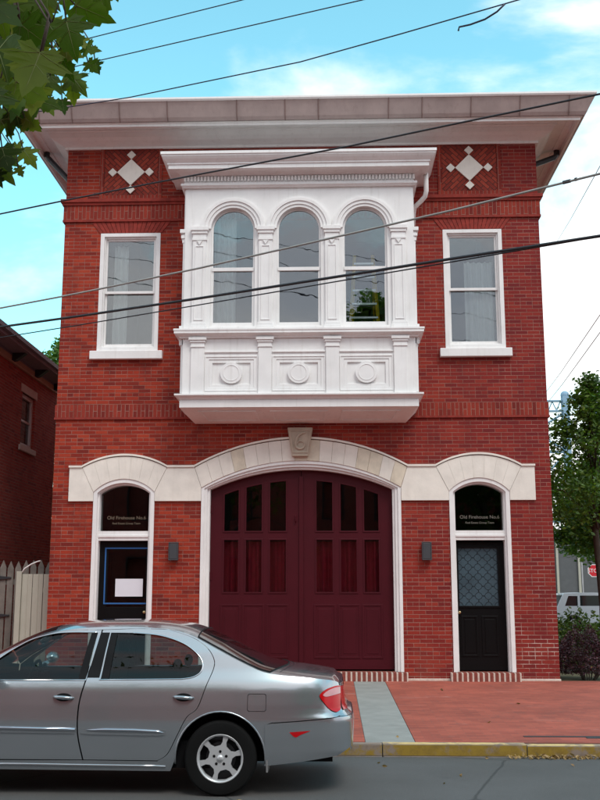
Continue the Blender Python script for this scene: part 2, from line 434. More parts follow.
def paving():
    m, t, b = nodes('brick_paving'); N = NT(t); s = N.n('ShaderNodeSeparateXYZ'); p = N.pos(); t.links.new(p, s.inputs[0])
    bt = N.n('ShaderNodeTexBrick'); t.links.new(p, bt.inputs[0]); bt.inputs['Scale'].default_value = 1
    bt.inputs['Brick Width'].default_value = .2; bt.inputs['Row Height'].default_value = .1; bt.inputs['Mortar Size'].default_value = .003
    bt.inputs['Mortar Smooth'].default_value = .4
    bt.inputs[1].default_value = (.40,.088,.052,1); bt.inputs[2].default_value = (.30,.062,.038,1); bt.inputs[3].default_value = (.20,.08,.06,1)
    c = bt.outputs[0]
    big = N.rng(N.noise(p, 1.1, 6, .65), .3, .7, .78, 1.18)
    fc = N.n('ShaderNodeCombineColor')
    for i in range(3): t.links.new(big, fc.inputs[i])
    c = N.mix(1.0, c, fc.outputs[0], 'MULTIPLY')
    mp = N.n('ShaderNodeMapping'); mp.inputs['Scale'].default_value = (.5, 1.6, 1); mp.inputs['Rotation'].default_value = (0,0,.25); t.links.new(p, mp.inputs[0])
    gr = N.rng(N.noise(p, 2.6, 9, .75), .5, .72, 0, .55, True); c = N.mix(gr, c, (.15, .055, .042))
    st = N.rng(N.noise(mp.outputs[0], 1.7, 8, .72, .6), .60, .72, 0, .6, True)
    c = N.mix(st, c, (.50,.32,.28))
    t.links.new(c, b.inputs['Base Color']); b.inputs['Roughness'].default_value = .8
    t.links.new(N.bump(bt.outputs[1], -.3, .004), b.inputs['Normal']); return m
M['paving'] = paving()
M['concrete'] = mat('concrete', (.27,.265,.245), .9, var=.16, vscale=3.5, bump=.5, bscale=60)
M['kerbstone'] = mat('kerb_stone', (.33,.29,.27), .85, var=.2, vscale=5, bump=.4)
def kerbpaint(name, col, wear):
    m, t, b = nodes(name); N = NT(t); p = N.pos()
    f = N.rng(N.noise(p, 2.3, 8, .72), wear-.05, wear+.05, 0, 1, True)
    d = N.rng(N.noise(p, 9, 6, .7), .45, .7, 0, .5)
    c = N.mix(f, col, (.26,.20,.16)); c = N.mix(d, c, (col[0]*.35, col[1]*.3, col[2]*.5+.01))
    t.links.new(c, b.inputs['Base Color']); b.inputs['Roughness'].default_value = .7; return m
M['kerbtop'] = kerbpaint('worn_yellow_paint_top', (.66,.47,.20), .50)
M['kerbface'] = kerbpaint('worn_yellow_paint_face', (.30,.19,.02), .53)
M['soil'] = mat('soil_and_turf', (.10,.09,.05), .95, var=.5, vscale=2, bump=.5)
M['leaf_tree'] = leaf_mat('street_tree_leaves', (.035,.08,.014), (.085,.165,.024), (.16,.22,.04))
M['leaf_back'] = leaf_mat('background_leaves', (.05,.11,.02), (.09,.18,.03), (.15,.24,.05))
M['leaf_maple'] = leaf_mat('plane_leaves', (.022,.048,.004), (.07,.11,.008), (.16,.17,.015), trans=.5, rough=.7, nsc=5)
M['vein'] = mat('leaf_vein', (.13,.16,.035), .6)
M['leaf_shrub'] = leaf_mat('green_shrub_leaves', (.03,.07,.012), (.07,.12,.02), (.14,.16,.04))
M['leaf_purple'] = leaf_mat('purple_shrub_leaves', (.030,.012,.020), (.055,.020,.030), (.09,.035,.045), trans=.2)

# ================================================================== ground
struct(obj('road', MB().add([(-400,-60,0),(400,-60,0),(400,-6.88,0),(-400,-6.88,0)], [(0,1,2,3)]), M['asphalt'], fix=False))
gm = MB(); gm.add([(-1500,-1500,-.05),(1500,-1500,-.05),(1500,3000,-.05),(-1500,3000,-.05)], [(0,1,2,3)])
struct(obj('terrain', gm, M['soil'], fix=False))
def pave_z(y): return .126 + (.2-.126)*(y+6.86)/6.86
sw = MB(); ys = -6.70
def slope_sheet(mb, x0, x1, y0, y1, dz=0, bot=-.04):
    z0, z1 = pave_z(y0)+dz, pave_z(y1)+dz
    return mb.add([(x0,y0,z0),(x1,y0,z0),(x1,y1,z1),(x0,y1,z1),(x0,y0,bot),(x1,y0,bot),(x1,y1,bot),(x0,y1,bot)],
                  [(0,1,2,3),(7,6,5,4),(0,4,5,1),(1,5,6,2),(2,6,7,3),(3,7,4,0)])
slope_sheet(sw, -60, .83, ys, 0.0); slope_sheet(sw, 1.38, 60, ys, 0.0)
struct(obj('pavement', sw, M['paving'], fix=False))
cw = MB()
for a, b_ in ((ys+.004, -5.46), (-5.445, -3.6), (-3.585, -.9), (-.885, -.19)): slope_sheet(cw, .835, 1.375, a, b_, -.002)
slope_sheet(cw, .83, 1.38, ys, 0, -.012)
struct(obj('concrete_path', cw, M['concrete'], bevel=.004, fix=False))
# kerb: pieces of stone with worn paint on top and face
kb = MB(); kf = MB(); kt = MB(); x = -60.0; random.seed(3)
joints = []
while x < 60:
    L = random.uniform(2.2, 3.2)
    if x < 2.55 < x+L: L = 2.55-x
    dz = random.uniform(-.006, .006)
    if abs(x-2.55) < .01: dz = -.012
    kb.box(x+.004, x+L-.004, -6.86, ys-.003, -.05, .126+dz)
    kf.box(x+.006, x+L-.006, -6.864, -6.861, .012, .122+dz)
    kt.box(x+.006, x+L-.006, -6.855, ys-.006 if x > -1 else ys-.05, .1262+dz, .129+dz)
    x += L
kerb = struct(obj('kerb', kb, M['kerbstone'], bevel=.012))
obj('face_paint', kf, M['kerbface'], kerb, label='worn dull yellow paint on the kerb face'); obj('top_paint', kt, M['kerbtop'], kerb, label='patchy pale yellow paint on top of the kerb')
# land behind the house
bk = MB().box(4.42, 60, 0.0, 24, -.04, .17); struct(obj('garden_ground', bk, M['soil']))
struct(obj('garden_path', MB().box(5.62, 8.6, 0.02, 12, .15, .205), M['paving']))
struct(obj('side_yard', MB().box(-60, -4.62, 0.0, 40, -.04, .19), M['soil']))
struct(obj('side_road', MB().box(2, 90, 24.2, 34, -.04, .06), M['asphalt']))
struct(obj('far_pavement', MB().box(-60, 60, -26, -17.2, -.04, .13), M['paving']))

# ================================================================== firehouse
XL, XR, XC = -4.62, 4.42, -.1
F = thing('firehouse', 'two-storey red brick firehouse with white arched bay window and wide maroon double doors', 'building', (XC, 0, .2))
LD = (-3.86, -2.745, 3.50, 3.74)      # left door opening x0,x1,spring,crown
RD = (2.585, 3.665, 3.50, 3.74)
GD = (-1.89, 1.72, 3.573, 4.06)
WL = (-3.915, -2.765, 6.13, 8.46); WR = (2.60, 3.71, 6.13, 8.46)
wall = MB().slab([rect(XL, XR, .18, 10.3), opening(LD[0], LD[1], .34, LD[2], LD[3]), opening(RD[0], RD[1], .34, RD[2], RD[3]),
    opening(GD[0], GD[1], .34, GD[2], GD[3], 40), rect(*WL), rect(*WR), rect(-1.95, 1.75, 6.3, 8.85)], 0, .36)
wall.box(XL, XL+.36, .36, 15, .18, 10.3); wall.box(XR-.36, XR, .36, 15, .18, 10.3); wall.box(XL+.36, XR-.36, 14.64, 15, .18, 10.3)
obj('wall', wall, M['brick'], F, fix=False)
inn = MB()
inn.box(XL+.37, XR-.37, .37, 14.6, 4.75, 5.0); inn.box(XL+.37, XR-.37, .37, 14.6, 10.15, 10.28)
inn.box(XL+.365, XR-.365, 5.4, 5.55, 5.0, 10.15)
inn.box(XL+.365, XL+.38, .37, 5.4, 5.0, 10.15); inn.box(XR-.38, XR-.365, .37, 5.4, 5.0, 10.15)
inn.box(-2.2, -2.1, .37, 5.4, 5.0, 10.15); inn.box(1.95, 2.05, .37, 5.4, 5.0, 10.15)
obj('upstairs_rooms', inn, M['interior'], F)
inn = MB(); inn.box(XL+.37, XR-.37, .37, 14.6, .19, .34)
inn.box(XL+.365, XR-.365, 3.4, 3.5, .34, 4.75); inn.box(-2.25, -2.15, .37, 3.4, .34, 4.75); inn.box(2.0, 2.1, .37, 3.4, .34, 4.75)
inn.box(XL+.365, XL+.38, .37, 3.4, .34, 4.75); inn.box(XR-.38, XR-.365, .37, 3.4, .34, 4.75)
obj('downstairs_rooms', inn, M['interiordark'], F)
# roof deck
obj('roof', MB().add([(XL-.85,-.85,10.74),(XR+.85,-.85,10.74),(XR+.8,15.5,10.9),(XL-.8,15.5,10.9),(XL-.8,-.8,10.6),(XR+.8,-.8,10.6),(XR+.8,15.5,10.6),(XL-.8,15.5,10.6)],
    [(0,1,2,3),(7,6,5,4),(0,4,5,1),(1,5,6,2),(2,6,7,3),(3,7,4,0)]), M['roof'], F)
# main cornice: bed mould, soffit, fascia
prof = [(0.002,10.17),(.05,10.17),(.05,10.215),(.09,10.225),(.13,10.245),(.20,10.27),(.27,10.315),(.31,10.375),(.32,10.40),(.36,10.40),(.36,10.43),(.52,10.43),(.52,10.415),(.66,10.415),(.66,10.31),(.70,10.31),(.70,10.36),(.735,10.365),(.735,10.40),(.74,10.60),(.002,10.60)]
co = obj('cornice', MB().sweep(XL, XR, 0, 15, prof), M['cornice'], F)
gp = [(.742,10.38),(.77,10.375),(.81,10.43),(.85,10.52),(.895,10.62),(.93,10.69),(.79,10.70),(.742,10.62)]
g = obj('gutter', MB().sweep(XL, XR, 0, 15.2, gp), M['gutter'], F)
obj('gutter_rim', MB().sweep(XL, XR, 0, 15.2, [(.80,10.692),(.945,10.692),(.965,10.72),(.965,10.755),(.80,10.765)]), M['cornice'], g)
st = MB()
x = XL-.35
while x < XR+.5:
    st.tube([(x,-.76,10.368),(x,-.815,10.425),(x,-.90,10.62),(x,-.94,10.695)], .011, 5); x += random.choice((.62,.9,1.3))
M['strap'] = mat('rusty_strap', (.24,.16,.145), .7)
objs('gutter_strap', st, M['strap'], g)
# downspouts from the side eaves
for sgn, xw, y_, zw in ((1, XR, .85, 10.06), (-1, XL, .6, 9.75)):
    obj('downspout', MB().tube([(xw+sgn*.60,y_,10.44),(xw+sgn*.60,y_,10.33),(xw+sgn*.55,y_,10.27),(xw+sgn*.12,y_,zw+.05),(xw+sgn*.07,y_,zw-.08),(xw+sgn*.07,y_+.02,9.5),(xw+sgn*.07,y_+.02,.3)], .055, 10), M['dark'], F, smooth=True)
# belts
bs = MB(); bs.sweep(XL, XR, 0, 15, [(0.001,8.735),(.03,8.735),(.03,9.02),(0.001,9.02)])
obj('belt_course', bs, M['soldier'], F)
bs = MB(); bs.sweep(XL, XR, 0, 15, [(0.001,9.022),(.055,9.022),(.055,9.075),(.085,9.075),(.085,9.135),(.03,9.16),(0.001,9.16)]); bs.sweep(XL, XR, 0, 15, [(0.001,8.69),(.04,8.69),(.04,8.733),(0.001,8.733)])
obj('belt_moulding', bs, M['loosebrick'], F)
bs = MB()
bs.sweep(XL, XR, 0, 15, [(0.001,4.885),(.022,4.885),(.022,5.12),(0.001,5.12)]); obj('belt_course', bs, M['soldier'], F)
bs = MB(); bs.sweep(XL, XR, 0, 15, [(0.001,4.845),(.032,4.845),(.032,4.883),(0.001,4.883)]); obj('belt_moulding', bs, M['loosebrick'], F)
# diamond panels
for cx, lab in ((-3.37, None), (3.14, None)):
    ROOT['_tmp'] = Vector((cx, 0, 9.69))
    dm = MB().slab([rect(cx-.52, cx+.52, 9.23, 10.155)], -.018, -.002)
    me = bpy.data.meshes.new('brick_panel'); me.from_pydata([(p[0]-cx, p[1], p[2]-9.69) for p in dm.v], [], dm.f); me.materials.append(M['diamondbrick'])
    o = bpy.data.objects.new('brick_panel', me); COL.objects.link(o); o.parent = F; o.location = (cx-XC, 0, 9.69-.2); ROOT[o.name] = Vector((cx, 0, 9.69))
    fr = MB().slab([rect(cx-.60, cx+.60, 9.16, 10.168), rect(cx-.525, cx+.525, 9.225, 10.158)], -.03, -.001)
    obj('panel_border', fr, M['soldier'], o)
    dd = MB()
    for (ox, oz, r) in ((0,0,.27),(.355,0,.088),(-.355,0,.088),(0,.355,.088),(0,-.355,.088)):
        dd.slab([[(cx+ox+r,9.69+oz),(cx+ox,9.69+oz+r),(cx+ox-r,9.69+oz),(cx+ox,9.69+oz-r)]], -.05, -.02)
    objs('stone_diamond', dd, M['stone'], o, bevel=.004)
# brick quoin strips next to the panels, soldier band
# jack arches over the upstairs windows
for (x0, x1, z0, z1) in (WL, WR):
    jb = MB(); c = (x0+x1)/2; n = 17; hw = (x1-x0)/2+.02; hw2 = hw+.17
    for i in range(n):
        a, b_ = -1+2*i/n+.008, -1+2*(i+1)/n-.008
        jb.slab([[(c+a*hw, 8.463),(c+b_*hw, 8.463),(c+b_*hw2, 8.687),(c+a*hw2, 8.687)]], -.014, .001)
    obj('jack_arch', jb, M['loosebrick'], F)
# stone bands and voussoir arches
band = MB()
ZB, ZT = 3.335, 3.95
def ext_arc(x0, x1, zt, zc, n=24): return list(reversed(seg_arc(x0, x1, zt, zc, n)))   # left to right
def vous(mb, mb2, o, e, n, y0=-.045):
    """wedge blocks between intrados o=(x0,x1,spring,crown) and extrados e"""
    A = ext_arc(o[0], o[1], o[2], o[3], n*6); B = ext_arc(e[0], e[1], e[2], e[3], n*6)
    rr = random.Random(5)
    for k in range(n):
        i0, i1 = k*6, (k+1)*6
        poly = A[i0:i1+1]+list(reversed(B[i0:i1+1]))
        cx = sum(p[0] for p in poly)/len(poly); cz = sum(p[1] for p in poly)/len(poly)
        poly = [(cx+(p[0]-cx)*.990, cz+(p[1]-cz)*.992) for p in poly]
        (mb2 if rr.random() < .45 else mb).slab([poly], y0-.003*rr.random(), -.001)
sa, sa2 = MB(), MB()
vous(sa, sa, LD, (-4.08, -2.53, ZT-.005, 4.15), 7); vous(sa2, sa2, RD, (2.36, 3.89, ZT-.005, 4.15), 7)
s1 = MB(); s2 = MB(); vous(s1, s2, GD, (-2.02, 1.84, ZT-.005, 4.45), 17)
[obj('door_arch', q_, M['stone'], F, bevel=.006) for q_ in (sa, sa2)]
objs('voussoir', s1, M['stone'], F, gap=-.02, bevel=.006); objs('weathered_voussoir', s2, M['stone2'], F, gap=-.02, bevel=.006, label='buff weathered arch block')
bb = MB()
def bandpoly(mb, pts): mb.slab([pts], -.042, -.001)
la = ext_arc(LD[0], LD[1], LD[2], LD[3]); 
bandpoly(bb, [(-4.32,ZB),(LD[0]-.004,ZB),(LD[0]-.004,LD[2]),(-4.085,ZT),(-4.32,ZT)])
bandpoly(bb, [(LD[1]+.004,ZB),(GD[0]-.004,ZB),(GD[0]-.004,GD[2]),(-2.025,ZT),(-2.525,ZT),(LD[1]+.004,LD[2])])
bandpoly(bb, [(GD[1]+.004,ZB),(RD[0]-.004,ZB),(RD[0]-.004,RD[2]),(2.355,ZT),(1.845,ZT),(GD[1]+.004,GD[2])])
bandpoly(bb, [(RD[1]+.004,ZB),(4.13,ZB),(4.13,ZT),(3.895,ZT),(RD[1]+.004,RD[2])])
objs('stone_band', bb, M['stone'], F, bevel=.006)
# hood mould line on top of the arches
hm = MB()
hood = [(-4.33,ZT)]+[(p[0],p[1]) for p in ext_arc(-4.09,-2.52,ZT,4.165)]+ext_arc(-2.03,1.85,ZT,4.465,40)+ext_arc(2.35,3.90,ZT,4.165)+[(4.14,ZT)]
up = [(p[0], p[1]+.035) for p in hood]
for i in range(len(hood)-1): hm.slab([[hood[i], hood[i+1], up[i+1], up[i]]], -.065, -.001)
obj('hood_moulding', hm, M['stone'], F)
# mortar backing so joints are dull rather than brick
# keystone with raised numeral
ks = MB().slab([[(-.245,4.13),(.05,4.13),(.135,4.66),(-.325,4.66)]], -.13, -.001)
k = obj('keystone', ks, M['keystone'], F, bevel=.012)
kk = MB().slab([[(-.30,4.615),(.11,4.615),(.045,4.19),(-.235,4.19)], [(-.27,4.59),(-.21,4.21),(.02,4.21),(.08,4.59)]], -.145, -.12)
obj('border', kk, M['keystone'], k, bevel=.004)
six = []
for i in range(40):
    t_ = i/39
    if t_ < .42:
        u = t_/.42; P0, P1, P2 = Vector((.005,4.555)), Vector((-.15,4.56)), Vector((-.175,4.36)); q = P0*(1-u)**2+P1*2*u*(1-u)+P2*u*u
    else:
        u = (t_-.42)/.58; a = math.pi-0+u*2*math.pi*.98; rr = .085*(1-.25*u)
        q = Vector((-.09+rr*math.cos(a), 4.34+rr*.95*math.sin(a)))
    six.append((q.x, -.142, q.y))
obj('numeral_six', MB().tube(six, [.012+.012*math.sin(math.pi*min(1, i/30)) for i in range(40)], 8), M['keystone'], k, smooth=True)

def ring(mb, o, wd, zb, y0, y1, inner_only=False, n=32, zi=None):
    a = opening(o[0], o[1], zb, o[2], o[3], n); b_ = opening(o[0]+wd, o[1]-wd, zb-.0, o[2]-wd*.15, o[3]-wd, n)
    # open-bottomed frame: outer up and over, inner back
    poly = [(o[0], zb)]+list(reversed(a[2:]))+[(o[1], zb)]+[(o[1]-wd, zb)]+b_[2:]+[(o[0]+wd, zb)]
    cl = [poly[0]]
    for p in poly[1:]:
        if (p[0]-cl[-1][0])**2+(p[1]-cl[-1][1])**2 > 1e-7: cl.append(p)
    return mb.slab([cl], y0, y1)
def text_obj(body, size, m, parent, loc, name='lettering', label=None, extr=.002, font_shear=0):
    cu = bpy.data.curves.new('t', 'FONT'); cu.body = body; cu.size = size; cu.extrude = extr; cu.align_x = 'CENTER'; cu.shear = font_shear
    to = bpy.data.objects.new('t', cu); COL.objects.link(to)
    me = bpy.data.meshes.new_from_object(to.evaluated_get(bpy.context.evaluated_depsgraph_get()))
    bpy.data.objects.remove(to)
    me.materials.clear(); me.materials.append(m); me.name = name
    o = bpy.data.objects.new(name, me); COL.objects.link(o)
    org = ROOT[parent.name]; o.parent = parent; o.location = Vector(loc)-org; o.rotation_euler = (R(90),0,0); ROOT[o.name] = Vector(loc)
    if label: o['label'] = label
    return o
# ---- garage frame and doors
gf = MB(); ring(gf, GD, .055, .345, -.03, .30, n=44); ring(gf, (GD[0]+.055, GD[1]-.055, GD[2]-.008, GD[3]-.055), .05, .345, 0.0, .30, n=44); ring(gf, (GD[0]+.105, GD[1]-.105, GD[2]-.016, GD[3]-.105), .045, .345, .05, .30, n=44)
obj('garage_door_frame', gf, M['white'], F, bevel=.006)
ox0, ox1 = GD[0]+.15, GD[1]-.15; mid = -.083
Q = dict(zs=GD[2]-.025, zc=GD[3]-.15)
arch = seg_arc(ox0, ox1, Q['zs'], Q['zc'], 60)
def arch_z(x, off=0):
    h = (ox1-ox0)/2; c = (ox0+ox1)/2; dz = Q['zc']-Q['zs']; r = (h*h+dz*dz)/(2*dz)
    return Q['zc']-r+math.sqrt(r*r-(x-c)**2)-off
for sgn, cols in ((-1, [(-1.49,-1.225),(-1.09,-.80),(-.655,-.36)]), (1, [(.19,.485),(.63,.92),(1.055,1.32)])):
    a, b_ = (ox0+.003, mid-.004) if sgn < 0 else (mid+.004, ox1-.003)
    edge = [(b_-(b_-a)*i/24, arch_z(b_-(b_-a)*i/24)-.003) for i in range(25)]
    holes = []; panes = []
    for c0, c1 in cols:
        holes.append(rect(c0, c1, 1.71, 2.645))
        tp = [(c1-(c1-c0)*i/6, min(arch_z(c1-(c1-c0)*i/6, .185), 9)) for i in range(7)]
        holes.append([(c0,2.80),(c1,2.80)]+tp)
    leaf = MB().slab([[(a,.37),(b_,.37)]+edge]+holes, .17, .225)
    L = obj('door_leaf', leaf, M['door'], F, bevel=.005)
    mo = MB(); gl = MB()
    for c0, c1 in cols:
        mo.slab([rect(c0-.022,c1+.022,1.688,2.667), rect(c0+.004,c1-.004,1.714,2.641)], .158, .20)
        gl.slab([rect(c0,c1,1.71,2.645)], .20, .203)
        tp = [(c1-(c1-c0)*i/6, arch_z(c1-(c1-c0)*i/6, .185)) for i in range(7)]
        gl.slab([[(c0,2.80),(c1,2.80)]+tp], .20, .203)
        tp2 = [(p[0]+(.022 if i == 0 else -.022 if i == 6 else 0), p[1]+.022) for i, p in enumerate(tp)]
        mo.slab([[(c0-.022,2.778),(c1+.022,2.778)]+tp2, [(c0+.004,2.804),(c1-.004,2.804)]+[(min(max(p[0],c0+.004),c1-.004), p[1]-.004) for p in tp]], .158, .20)
        # lower recessed panels: raised frame
        mo.slab([rect(c0-.05,c1+.05,.56,1.50), rect(c0-.02,c1+.02,.59,1.47)], .160, .18)
        mo.slab([rect(c0+.03,c1-.03,.64,1.42)], .164, .18)
    objs('door_moulding', mo, M['door'], L, bevel=.003)
    objs('door_pane', gl, M['glassdark'], L)
    hw = MB(); hx = ox0+.02 if sgn < 0 else ox1-.02
    for hz in (.7, 2.0, 3.2): hw.box(hx-.02, hx+.02, .155, .175, hz-.07, hz+.07)
    objs('hinge', hw, M['door'], L)
hd = MB().tube([(mid-.10,.15,2.95),(mid-.10,.12,2.98),(mid-.10,.12,3.06),(mid-.10,.15,3.09)], .01, 6)
obj('pull_handle', hd, M['door'], F)
stl = MB().box(mid-.04, mid+.035, .145, .168, .375, 3.80); obj('astragal', stl, M['door'], F, bevel=.004)
# red curtains inside the garage doors
def curtain(x0, x1, y, z0, z1, folds, amp=.04, n=None):
    n = n or folds*8; mb = MB(); vs = []
    for i in range(n+1):
        x = x0+(x1-x0)*i/n; yy = y+amp*math.sin(2*math.pi*folds*i/n)+amp*.4*math.sin(2*math.pi*folds*2.3*i/n)
        vs += [(x, yy, z0), (x+.01*math.sin(i), yy*1.0, z1)]
    fs = [(2*i, 2*i+2, 2*i+3, 2*i+1) for i in range(n)]
    return mb.add(vs, fs)
for a, b_, lab in ((-1.62, -.2, 'dark red curtain hanging behind the lower panes of the left maroon garage door'), (.05, 1.45, 'dark red curtain hanging behind the lower panes of the right maroon garage door')):
    top(obj('curtain', curtain(a, b_, .30, .5, 2.62, 9, .04), M['redcloth'], smooth=True, fix=False), lab, 'curtain', 'red curtains behind the garage doors')
# ---- entrance doors
def entrance(D, which):
    x0, x1, zs, zc = D
    fr = MB(); ring(fr, D, .07, .345, -.03, .30); ring(fr, (x0+.07, x1-.07, zs-.01, zc-.07), .035, .345, .03, .30)
    xi0, xi1 = x0+.105, x1-.105; zi = zc-.105
    fr.box(xi0-.002, xi1+.002, .04, .24, 2.63, 2.80); fr.box(xi0-.002, xi1+.002, .02, .26, 2.69, 2.725)
    E = obj('entrance_frame', fr, M['white'], F, bevel=.005)
    tg = MB().slab([opening(xi0-.001, xi1+.001, 2.80, zs-.03, zi+.001)], .175, .18)
    obj('transom_pane', tg, M['glassdark'], E)
    text_obj('Old Firehouse No.6', .088, M['letters'] if which < 0 else M['lettersgrey'], E, ((xi0+xi1)/2+.02, .17, 3.02), label='Old Firehouse No.6 lettering')
    text_obj('Real Estate Group Team', .052, M['letters'] if which < 0 else M['lettersgrey'], E, ((xi0+xi1)/2+.02, .17, 2.93))
    # the door itself
    if which < 0:
        lf = MB().slab([rect(xi0+.003, xi1-.003, .36, 2.625), rect(-3.60, -2.90, 1.45, 2.47)], .17, .22)
        Dn = obj('door_leaf', lf, M['black'], F, bevel=.004)
        obj('door_pane', MB().slab([rect(-3.60,-2.90,1.45,2.47)], .19, .194), M['glassdark'], Dn)
        obj('door_knob', MB().ball((xi1-.05, .12, 1.36), .03).tube([(xi1-.05,.17,1.36),(xi1-.05,.12,1.36)], .012), M['brass'], Dn, smooth=True)
    else:
        lf = MB().slab([rect(xi0+.003, xi1-.003, .36, 2.60), rect(2.73, 3.44, 1.47, 2.50)], .17, .22)
        Dn = obj('door_leaf', lf, M['black'], F, bevel=.004)
        pn = MB()
        for a, b_ in ((2.76, 3.05), (3.12, 3.41)):
            pn.slab([rect(a, b_, .60, 1.30), rect(a+.03, b_-.03, .63, 1.27)], .158, .18)
            pn.slab([rect(a+.06, b_-.06, .66, 1.24)], .162, .18)
        pn.slab([rect(2.70,3.47,1.44,2.53), rect(2.735,3.435,1.475,2.495)], .155, .18)
        objs('door_panel', pn, M['black'], Dn, bevel=.003)
        lace = MB()
        nx, nz_ = 4, 6; W_, H_ = 3.43-2.74, 2.49-1.48
        obj('door_pane', MB().slab([rect(2.73,3.44,1.47,2.50)], .185, .189), M['lace'], Dn)
        for i in range(nx):
            for j in range(nz_):
                cx, cz = 2.74+W_*(i+.5)/nx, 1.48+H_*(j+.5)/nz_; r0 = .075
                pts = [(cx+r0*(1+.22*math.cos(4*t_))*math.cos(t_), .1835, cz+r0*(1+.22*math.cos(4*t_))*math.sin(t_)) for t_ in [2*math.pi*q/24 for q in range(24)]]
                lace.tube(pts, .0045, 4, closed=True)
        obj('pane_tracery', lace, M['tracery'], Dn)
        obj('door_knob', MB().ball((xi0+.04, .12, 1.36), .03).tube([(xi0+.04,.17,1.36),(xi0+.04,.12,1.36)], .012), M['brass'], Dn, smooth=True)
    return E
M['lace'] = mat('etched_glass', (.045,.075,.095), .35, var=.25, vscale=3)
M['tracery'] = mat('etched_pattern', (.012,.02,.026), .4)
entrance(LD, -1); entrance(RD, 1)
# rowlock brick steps
def step(x0, x1, mb, bm_):
    n = int(round((x1-x0)/.088)); w_ = (x1-x0)/n
    mb.box(x0-.01, x1+.01, -.168, .34, .185, .338)
    for i in range(n): bm_.box(x0+i*w_+.016, x0+(i+1)*w_-.016, -.175, .30, .19, .344)
for x0, x1 in ((LD[0]-.05, LD[1]+.05), (RD[0]-.05, RD[1]+.05), (GD[0]-.05, GD[1]+.05)):
    a, b_ = MB(), MB(); step(x0, x1, a, b_)
    so = obj('doorstep', a, M['mortar'], F); obj('step_bricks', b_, M['stepbrick'] if 'stepbrick' in M else M['loosebrick'], so, bevel=.004)
# skirting line of cement where wall meets paving
sk = MB()
for a, b_ in ((XL-.01, LD[0]-.065), (LD[1]+.065, GD[0]-.065), (GD[1]+.065, RD[0]-.065), (RD[1]+.065, XR+.01)): sk.box(a, b_, -.035, -.001, .185, .235)
objs('cement_skirting', sk, M['mortar'], F, bevel=.006)
# blue tape and paper on the left door
tp = MB().slab([rect(-3.655,-2.85,1.50,2.51), rect(-3.63,-2.875,1.525,2.485)], .163, .1695)
top(obj('painters_tape', tp, M['tape']), 'rectangle of blue tape stuck round the glass of the left black door', 'tape')
top(obj('paper_notice', MB().slab([rect(-3.45,-2.95,1.635,1.95)], .1805, .1825), M['paper']), 'blank white sheet of paper taped inside the blue rectangle on the left door', 'notice')
# ---- upstairs windows
def window(W_, side):
    x0, x1, z0, z1 = W_
    fr = MB().slab([rect(x0, x1, z0, z1), rect(x0+.075, x1-.075, z0+.09, z1-.07)], -.012, .20)
    fr.slab([rect(x0+.075, x1-.075, z0+.09, z1-.07), rect(x0+.10, x1-.10, z0+.11, z1-.10)], .03, .20)
    Wd = obj('window', fr, M['white'], F, bevel=.005)
    zm = 7.30
    obj('sash', MB().slab([rect(x0+.10,x1-.10,zm-.02,z1-.10), rect(x0+.135,x1-.135,zm+.03,z1-.135)], .07, .11), M['white'], Wd, bevel=.004)
    obj('sash', MB().slab([rect(x0+.10,x1-.10,z0+.11,zm+.03), rect(x0+.135,x1-.135,z0+.175,zm-.01)], .115, .155), M['white'], Wd, bevel=.004)
    obj('pane', MB().slab([rect(x0+.13,x1-.13,zm,z1-.13)], .088, .091), M['glass'], Wd)
    obj('pane', MB().slab([rect(x0+.13,x1-.13,z0+.17,zm)], .133, .136), M['glass'], Wd)
    obj('sill', MB().box(x0-.11, x1+.10, -.10, .12, z0-.155, z0+.004), M['white'], Wd, bevel=.01)
window(WL, -1); window(WR, 1)

# ---- bay window
YB = -.70; xb = -.10; BL, BR = xb-2.09, xb+2.09
wcs = [xb-1.205, xb, xb+1.205]; gr = .372; zsp = 8.26
body = MB()
arches = [[(c-gr-.03,6.42),(c+gr+.03,6.42)]+arc(c, zsp, gr+.03, 0, 180, 28) for c in wcs]
body.slab([rect(BL, BR, 6.2, 9.1)]+arches, YB, YB+.16)
body.box(BL, BL+.16, YB+.16, 0, 6.2, 9.1); body.box(BR-.16, BR, YB+.16, 0, 6.2, 9.1)
body.box(BL+.10, BR-.10, YB+.10, 0, 5.0, 6.30)
body.box(BL+.16, BR-.16, YB+.16, 0, 9.0, 9.12)
B = obj('bay_window', body, M['white'], F, bevel=.004)
# arch rings
ar = MB()
for c in wcs:
    for r0, r1, y in ((.402,.455,-.035),(.455,.515,-.055),(.515,.572,-.075),(.572,.598,-.05)):
        a0 = 0
        ar.slab([arc(c, zsp, r1, a0, 180-a0, 32)+list(reversed(arc(c, zsp, r0, a0, 180-a0, 32)))], YB+y, YB+.002)
obj('arch_moulding', ar, M['white'], B, bevel=.006)
# glass + sashes
for c in wcs:
    oz = 7.50
    t_ = [(c-gr-.03,6.42),(c+gr+.03,6.42)]+arc(c, zsp, gr+.03, 0, 180, 28)
    hl = [(c-gr+.02,6.50),(c+gr-.02,6.50),(c+gr-.02,oz-.025),(c-gr+.02,oz-.025)]
    hu = [(c-gr+.005,oz+.03),(c+gr-.005,oz+.03)]+arc(c, zsp, gr-.005, 0, 180, 28)
    s = MB().slab([t_, hl, hu], YB+.06, YB+.11)
    s.box(c-gr-.01, c+gr+.01, YB+.04, YB+.10, oz-.03, oz+.035)
    obj('sash', s, M['white'], B, bevel=.004)
    obj('pane', MB().slab([t_], YB+.083, YB+.086), M['glass'], B)
